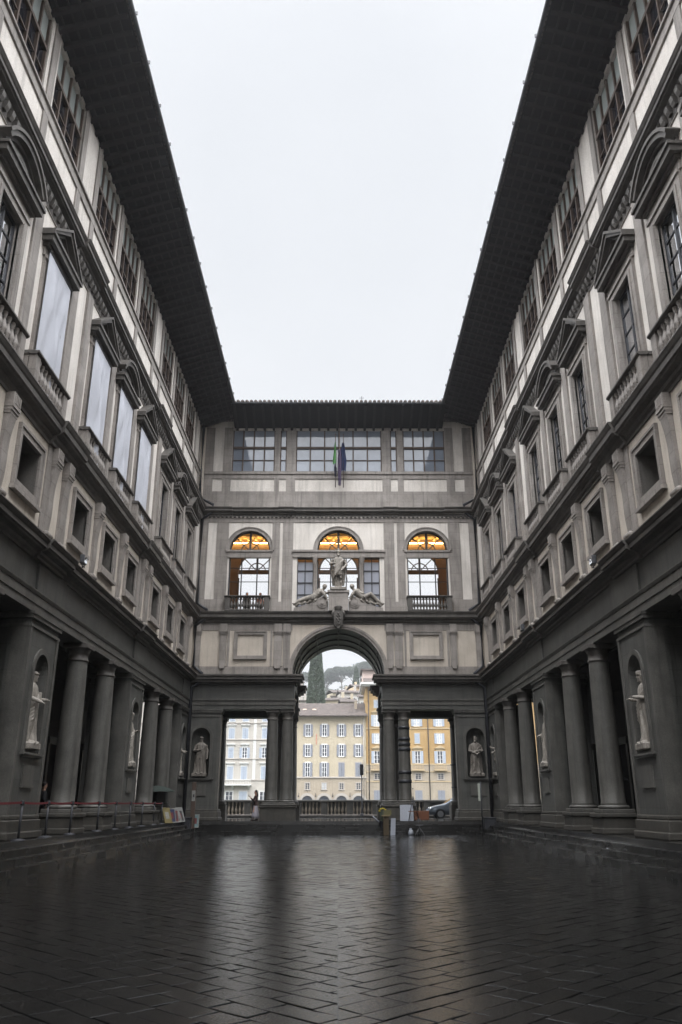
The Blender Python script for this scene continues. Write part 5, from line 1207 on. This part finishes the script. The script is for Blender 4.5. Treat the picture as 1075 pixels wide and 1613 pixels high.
# hillside houses
def hill_house(lab, x, y, z, w, d, h, col, rz, nw=3, flat=False):
    root = thing('hill_house', lab, 'house', (x, y, z), rz, 'houses on the hillside'); b = MB(); b.box(-w/2, w/2, 0, d, -16, h); b.build('wall', col, root); b = MB()
    if flat: b.box(-w/2-.3, w/2+.3, -.3, d+.3, h, h+.25)
    else: roof_slab(b, -w/2, w/2, 0, h, h+.95, d, .4)
    ro = b.build('roof', M['roof'], root); q = MB(); q.bbox(w*.2, w*.2+.6, d*.4, d*.4+.6, h, h+2.2, .03); q.build('chimney', col, ro)
    for i in range(nw):
        xx = -w/2+w*(i+.5)/nw; put('hw', far_window(.9, 1.5, 'none', fr=TRW), root, (xx, 0, h-2.6))
        if h > 5: put('hw', None, root, (xx, 0, h-5.2))
C1_, C2_, C3_ = CR, WT, plain('peach_render', (.55,.42,.28), .85)
HH = [('yellow house beside the tall cypress', -1.2, 196, 21.4, 5.6, 7, 3.4, C1_, -18, 3), ('pale house with four windows above the middle of the cream house roof', 3.2, 203, 24.4, 5.4, 6, 3.0, C2_, 8, 4), ('peach house half-way up the hillside', 6.4, 210, 26.6, 5.0, 6, 3.2, C3_, 14, 3),
      ('small white house with dark windows low on the hillside', 6.6, 188, 22.0, 4.0, 5, 2.6, C2_, -10, 2), ('long low yellow house under the pines', 1.6, 224, 27.6, 6.5, 5, 2.4, C1_, 20, 4), ('topmost pale house on the hillside near the ochre house', 9.4, 228, 31.2, 5.6, 6, 3.2, C1_, 0, 3),
      ('tiny peach house beside the small distant cypress', 3.6, 236, 30.2, 3.6, 5, 2.6, C3_, -12, 2), ('white house between the peach house and the ochre house', 9.0, 206, 27.6, 4.2, 6, 2.6, C2_, 5, 2), ('narrow yellow house at the foot of the hillside behind the cream roof', 2.4, 186, 20.6, 3.4, 5, 2.6, C1_, 6, 2),
      ('grey house with a flat roof above the yellow one', .4, 212, 25.0, 4.4, 5, 2.6, TRM, -6, 2, True), ('white block of flats behind the cypress', -12.4, 196, 21.0, 8, 9, 8.0, C2_, 10, 3, True), ('second white block lower behind the cream house', -9.2, 186, 18.4, 6, 8, 5.0, C2_, 0, 2, True)]
for h_ in HH: hill_house(*h_[:8], R(h_[8]), *h_[9:])

# ------------------------------------------------------------------ trees
def leaf_mat(n, a, b):
    m, nt, bs = nodes(n); gi = nt.nodes.new('ShaderNodeNewGeometry'); nt.links.new(mixrgb(nt, gi.outputs['Random Per Island'], a, b), bs.inputs['Base Color']); bs.inputs['Roughness'].default_value = .7; return m
CY = leaf_mat('cypress_leaf', (.020,.038,.020), (.06,.085,.045)); PN = leaf_mat('pine_leaf', (.02,.036,.022), (.05,.07,.04)); BS = leaf_mat('bush_leaf', (.03,.05,.025), (.06,.08,.04)); BK = plain('bark', (.10,.075,.055), .9)
def leaves(b, pts, size, rnd):
    for p in pts:
        p = Vector(p); a = Vector((rnd.gauss(0,1), rnd.gauss(0,1), rnd.gauss(0,1))).normalized(); c = a.cross(Vector((rnd.gauss(0,1), rnd.gauss(0,1), rnd.gauss(0,1)))).normalized(); s = size*rnd.uniform(.6, 1.4)
        b.add([p-a*s*.5, p+c*s*.32, p+a*s*.7, p-c*s*.32], [(0,1,2,3)])
def cypress(lab, x, y, z, h, r, n, ls, seed=1, group=None):
    root = thing('cypress_tree', lab, 'tree', (x, y, z), 0, group); rnd = random.Random(seed); b = MB(); b.tube([(0,0,-1),(0,0,h*.5),(0,0,h*.95)], [r*.16,r*.1,.03], 8); b.build('trunk', BK, root)
    pts = []
    for i in range(n):
        t = rnd.random()**.85; a = rnd.uniform(0, 2*PI); env = r*(.78+.22*min(1, t*4))*(1-max(0, t-.10)**1.6*.84)*(1+.10*noise.noise(Vector((math.cos(a)*2, math.sin(a)*2, t*11+seed))))
        if t > .93: env *= max(.05, (1-t)/.07)
        rr = env*math.sqrt(rnd.uniform(.45, 1)); pts.append((rr*math.cos(a), rr*math.sin(a), h*(.04+.96*t)))
    b = MB(); leaves(b, pts, ls, rnd); b.build('crown', CY, root)
cypress('tall dark cypress rising behind the cream house', -4.85, 178, 14.5, 22.8, 2.25, 26000, .24, 3)
cypress('small distant cypress before the umbrella pines', 6.6, 300, 36.5, 13.0, 1.6, 3000, .4, 4)
def pine(lab, x, y, z, h, r, n, seed):
    root = thing('umbrella_pine', lab, 'tree', (x, y, z), 0, 'umbrella pines on the hilltop'); rnd = random.Random(seed); b = MB()
    b.tube([(0,0,-2),(.3,0,h*.4),(0,0,h*.8)], [.5,.36,.22], 8)
    cl = []
    for k_ in range(13):
        a = rnd.uniform(0, 2*PI); d = r*rnd.uniform(.15, .85); c = (d*math.cos(a), d*math.sin(a), h*(.74+.14*(1-(d/r)**2))+rnd.uniform(-.4, .4)); cl.append((c, r*rnd.uniform(.32, .48)))
        b.tube([(0,0,h*.55+rnd.uniform(0, 2)), (c[0]*.5, c[1]*.5, h*.72), c], [.16,.1,.05], 5)
    b.build('trunk', BK, root); pts = []
    for c, rr in cl:
        for i in range(n//13):
            a = rnd.uniform(0, 2*PI); e = rnd.uniform(-.5, 1.3); q = rr*rnd.uniform(.5, 1)**.5; pts.append((c[0]+q*math.cos(a)*math.cos(e), c[1]+q*math.sin(a)*math.cos(e), c[2]+q*.68*math.sin(e)))
    b = MB(); leaves(b, pts, .85, rnd); b.build('crown', PN, root)
K_ = 520/318
pl = [('umbrella pine at the edge of the hilltop row, next to the tall cypress', -4.5, 318, 13.0, 6.4), ('rounded umbrella pine second from the tall cypress', 1.2, 312, 15.0, 6.6), ('wide umbrella pine behind the small distant cypress', 6.8, 325, 17.6, 7.6), ('tallest umbrella pine with the broadest crown', 13.4, 318, 18.4, 8.0),
      ('umbrella pine overlapping the tallest one', 18.6, 310, 16.4, 6.8), ('lower umbrella pine at the end of the row above the ochre house', 23.5, 322, 13.5, 6.2), ('umbrella pine seen on the other side of the tall cypress', -14.5, 315, 13.0, 6.0), ('half-hidden umbrella pine beyond the row', -20.5, 325, 12.0, 6.0)]
for i, (lab, x, y, h, r) in enumerate(pl):
    x, y, h, r = x*K_, y*K_, h*K_, r*K_; top = 1.62 + (37.0+(h/K_)-1.62)*K_*.985; pine(lab, x, y, top-h, h, r, 5200, 10+i)
rnd = random.Random(9); b = MB(); pts = []
for i in range(190):
    y = rnd.uniform(196, 540); x = rnd.uniform(-35, 40)*y/300; z = HZ(x, y)
    rr = rnd.uniform(.008, .0125)*y
    for j in range(90): a = rnd.uniform(0, 2*PI); e = rnd.uniform(-.2, 1.5); pts.append((x+rr*math.cos(a)*math.cos(e), y+rr*math.sin(a)*math.cos(e), z+rr*1.25*math.sin(e)))
for i in range(70):                                            # wooded ridge behind the pines
    y = rnd.uniform(545, 585); x = rnd.uniform(-60, 70); z = HZ(x, 520)+3; rr = rnd.uniform(5, 9)
    for j in range(130): a = rnd.uniform(0, 2*PI); e = rnd.uniform(-.2, 1.5); pts.append((x+rr*math.cos(a)*math.cos(e), y+rr*math.sin(a)*math.cos(e), z+rr*1.3*math.sin(e)))
leaves(b, pts, 1.1, rnd); tag(b.build('undergrowth', BS), kind='stuff')

# rain-filled air over the river and the court
hb = MB(); hb.box(-320, 320, -42, 680, -9.5, 110); hz_ = hb.build('haze', None) if False else link('haze', hb.mesh('haze', [])); tag(hz_, kind='stuff')
m = bpy.data.materials.new('rainy_air'); m.use_nodes = True; nt = m.node_tree; nt.nodes.remove(nt.nodes['Principled BSDF']); pv = nt.nodes.new('ShaderNodeVolumePrincipled'); pv.inputs['Color'].default_value = (.93,.95,.98,1); pv.inputs['Density'].default_value = .0009; pv.inputs['Anisotropy'].default_value = .75
nt.links.new(pv.outputs[0], nt.nodes['Material Output'].inputs['Volume']); hz_.data.materials.append(m)
# ------------------------------------------------------------------ camera, sky, sun
f_, H_ = 1268.0, 1266.0
pitch = math.atan((H_-806.5)/f_); yaw = math.atan(4.5/(f_*math.cos(pitch)+ 459.5*math.sin(pitch)))
cam = bpy.data.cameras.new('camera'); co = link('camera', cam)
cam.sensor_fit = 'HORIZONTAL'; cam.sensor_width = 36; cam.lens = 36*f_/1075; cam.clip_end = 3000; cam.clip_start = .05
co.location = (0, 0, 1.62); co.rotation_euler = (PI/2+pitch, 0, -yaw); SC.camera = co
w = bpy.data.worlds.new('World'); SC.world = w; w.use_nodes = True; nt = w.node_tree; nt.nodes.clear()
out = nt.nodes.new('ShaderNodeOutputWorld'); sky = nt.nodes.new('ShaderNodeTexSky'); sky.sky_type = 'NISHITA'; sky.sun_disc = False
SUN_EL, SUN_AZ = 62, 180
sky.sun_elevation = R(SUN_EL); sky.sun_rotation = R(SUN_AZ); sky.air_density = 1; sky.dust_density = 4
hs = nt.nodes.new('ShaderNodeHueSaturation'); hs.inputs['Saturation'].default_value = .15; nt.links.new(sky.outputs[0], hs.inputs['Color'])
b1 = nt.nodes.new('ShaderNodeBackground'); b1.inputs[1].default_value = .05; nt.links.new(hs.outputs[0], b1.inputs[0])
# overcast sky: dullest in view, brightness added overhead and sideways to light the walls
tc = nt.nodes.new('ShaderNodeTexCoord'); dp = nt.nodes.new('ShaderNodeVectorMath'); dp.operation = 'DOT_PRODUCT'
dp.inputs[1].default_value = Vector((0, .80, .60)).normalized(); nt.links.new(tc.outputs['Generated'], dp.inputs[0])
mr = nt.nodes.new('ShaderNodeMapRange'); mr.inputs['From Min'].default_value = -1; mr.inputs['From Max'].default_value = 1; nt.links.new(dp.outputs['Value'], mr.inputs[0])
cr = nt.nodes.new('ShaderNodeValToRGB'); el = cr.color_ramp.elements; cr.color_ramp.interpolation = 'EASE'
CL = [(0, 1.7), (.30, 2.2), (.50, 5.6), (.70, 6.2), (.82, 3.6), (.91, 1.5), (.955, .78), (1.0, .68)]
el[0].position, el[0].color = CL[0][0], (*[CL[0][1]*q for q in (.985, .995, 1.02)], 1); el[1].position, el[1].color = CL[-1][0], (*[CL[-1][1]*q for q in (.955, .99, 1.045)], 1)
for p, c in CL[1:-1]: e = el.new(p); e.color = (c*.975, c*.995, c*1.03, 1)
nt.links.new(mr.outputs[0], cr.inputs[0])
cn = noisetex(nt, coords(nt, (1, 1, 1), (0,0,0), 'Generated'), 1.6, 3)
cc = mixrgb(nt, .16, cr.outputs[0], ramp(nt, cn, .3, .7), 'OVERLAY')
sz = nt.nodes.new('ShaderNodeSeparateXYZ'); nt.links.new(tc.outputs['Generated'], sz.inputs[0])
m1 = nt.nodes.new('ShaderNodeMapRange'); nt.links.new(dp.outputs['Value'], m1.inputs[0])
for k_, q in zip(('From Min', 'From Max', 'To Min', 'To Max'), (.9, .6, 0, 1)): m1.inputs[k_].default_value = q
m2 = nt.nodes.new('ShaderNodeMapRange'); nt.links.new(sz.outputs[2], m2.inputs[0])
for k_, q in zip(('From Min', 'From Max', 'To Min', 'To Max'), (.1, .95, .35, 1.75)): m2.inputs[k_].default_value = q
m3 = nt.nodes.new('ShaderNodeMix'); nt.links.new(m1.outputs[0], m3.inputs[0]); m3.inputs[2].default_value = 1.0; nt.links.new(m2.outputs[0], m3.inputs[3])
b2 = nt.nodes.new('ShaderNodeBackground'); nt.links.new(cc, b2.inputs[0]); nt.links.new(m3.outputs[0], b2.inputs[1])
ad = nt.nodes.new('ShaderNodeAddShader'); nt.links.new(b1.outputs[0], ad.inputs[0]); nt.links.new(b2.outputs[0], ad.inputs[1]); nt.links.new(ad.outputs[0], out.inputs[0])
sl = bpy.data.lights.new('sun', 'SUN'); sl.energy = 1.2; sl.angle = R(50); sl.color = (1, .97, .93)
so = link('sun', sl); so.rotation_euler = (R(90-SUN_EL), 0, R(SUN_AZ-180) if False else 0)
so.rotation_euler = (R(90-SUN_EL), 0, 0)
vs_ = SC.view_settings; vs_.view_transform = 'Standard'; vs_.look = 'None'; vs_.exposure = 0; vs_.gamma = 1
SC.cycles.max_bounces = 6; SC.cycles.diffuse_bounces = 4; SC.cycles.glossy_bounces = 3; SC.cycles.transparent_max_bounces = 8; SC.cycles.volume_bounces = 0
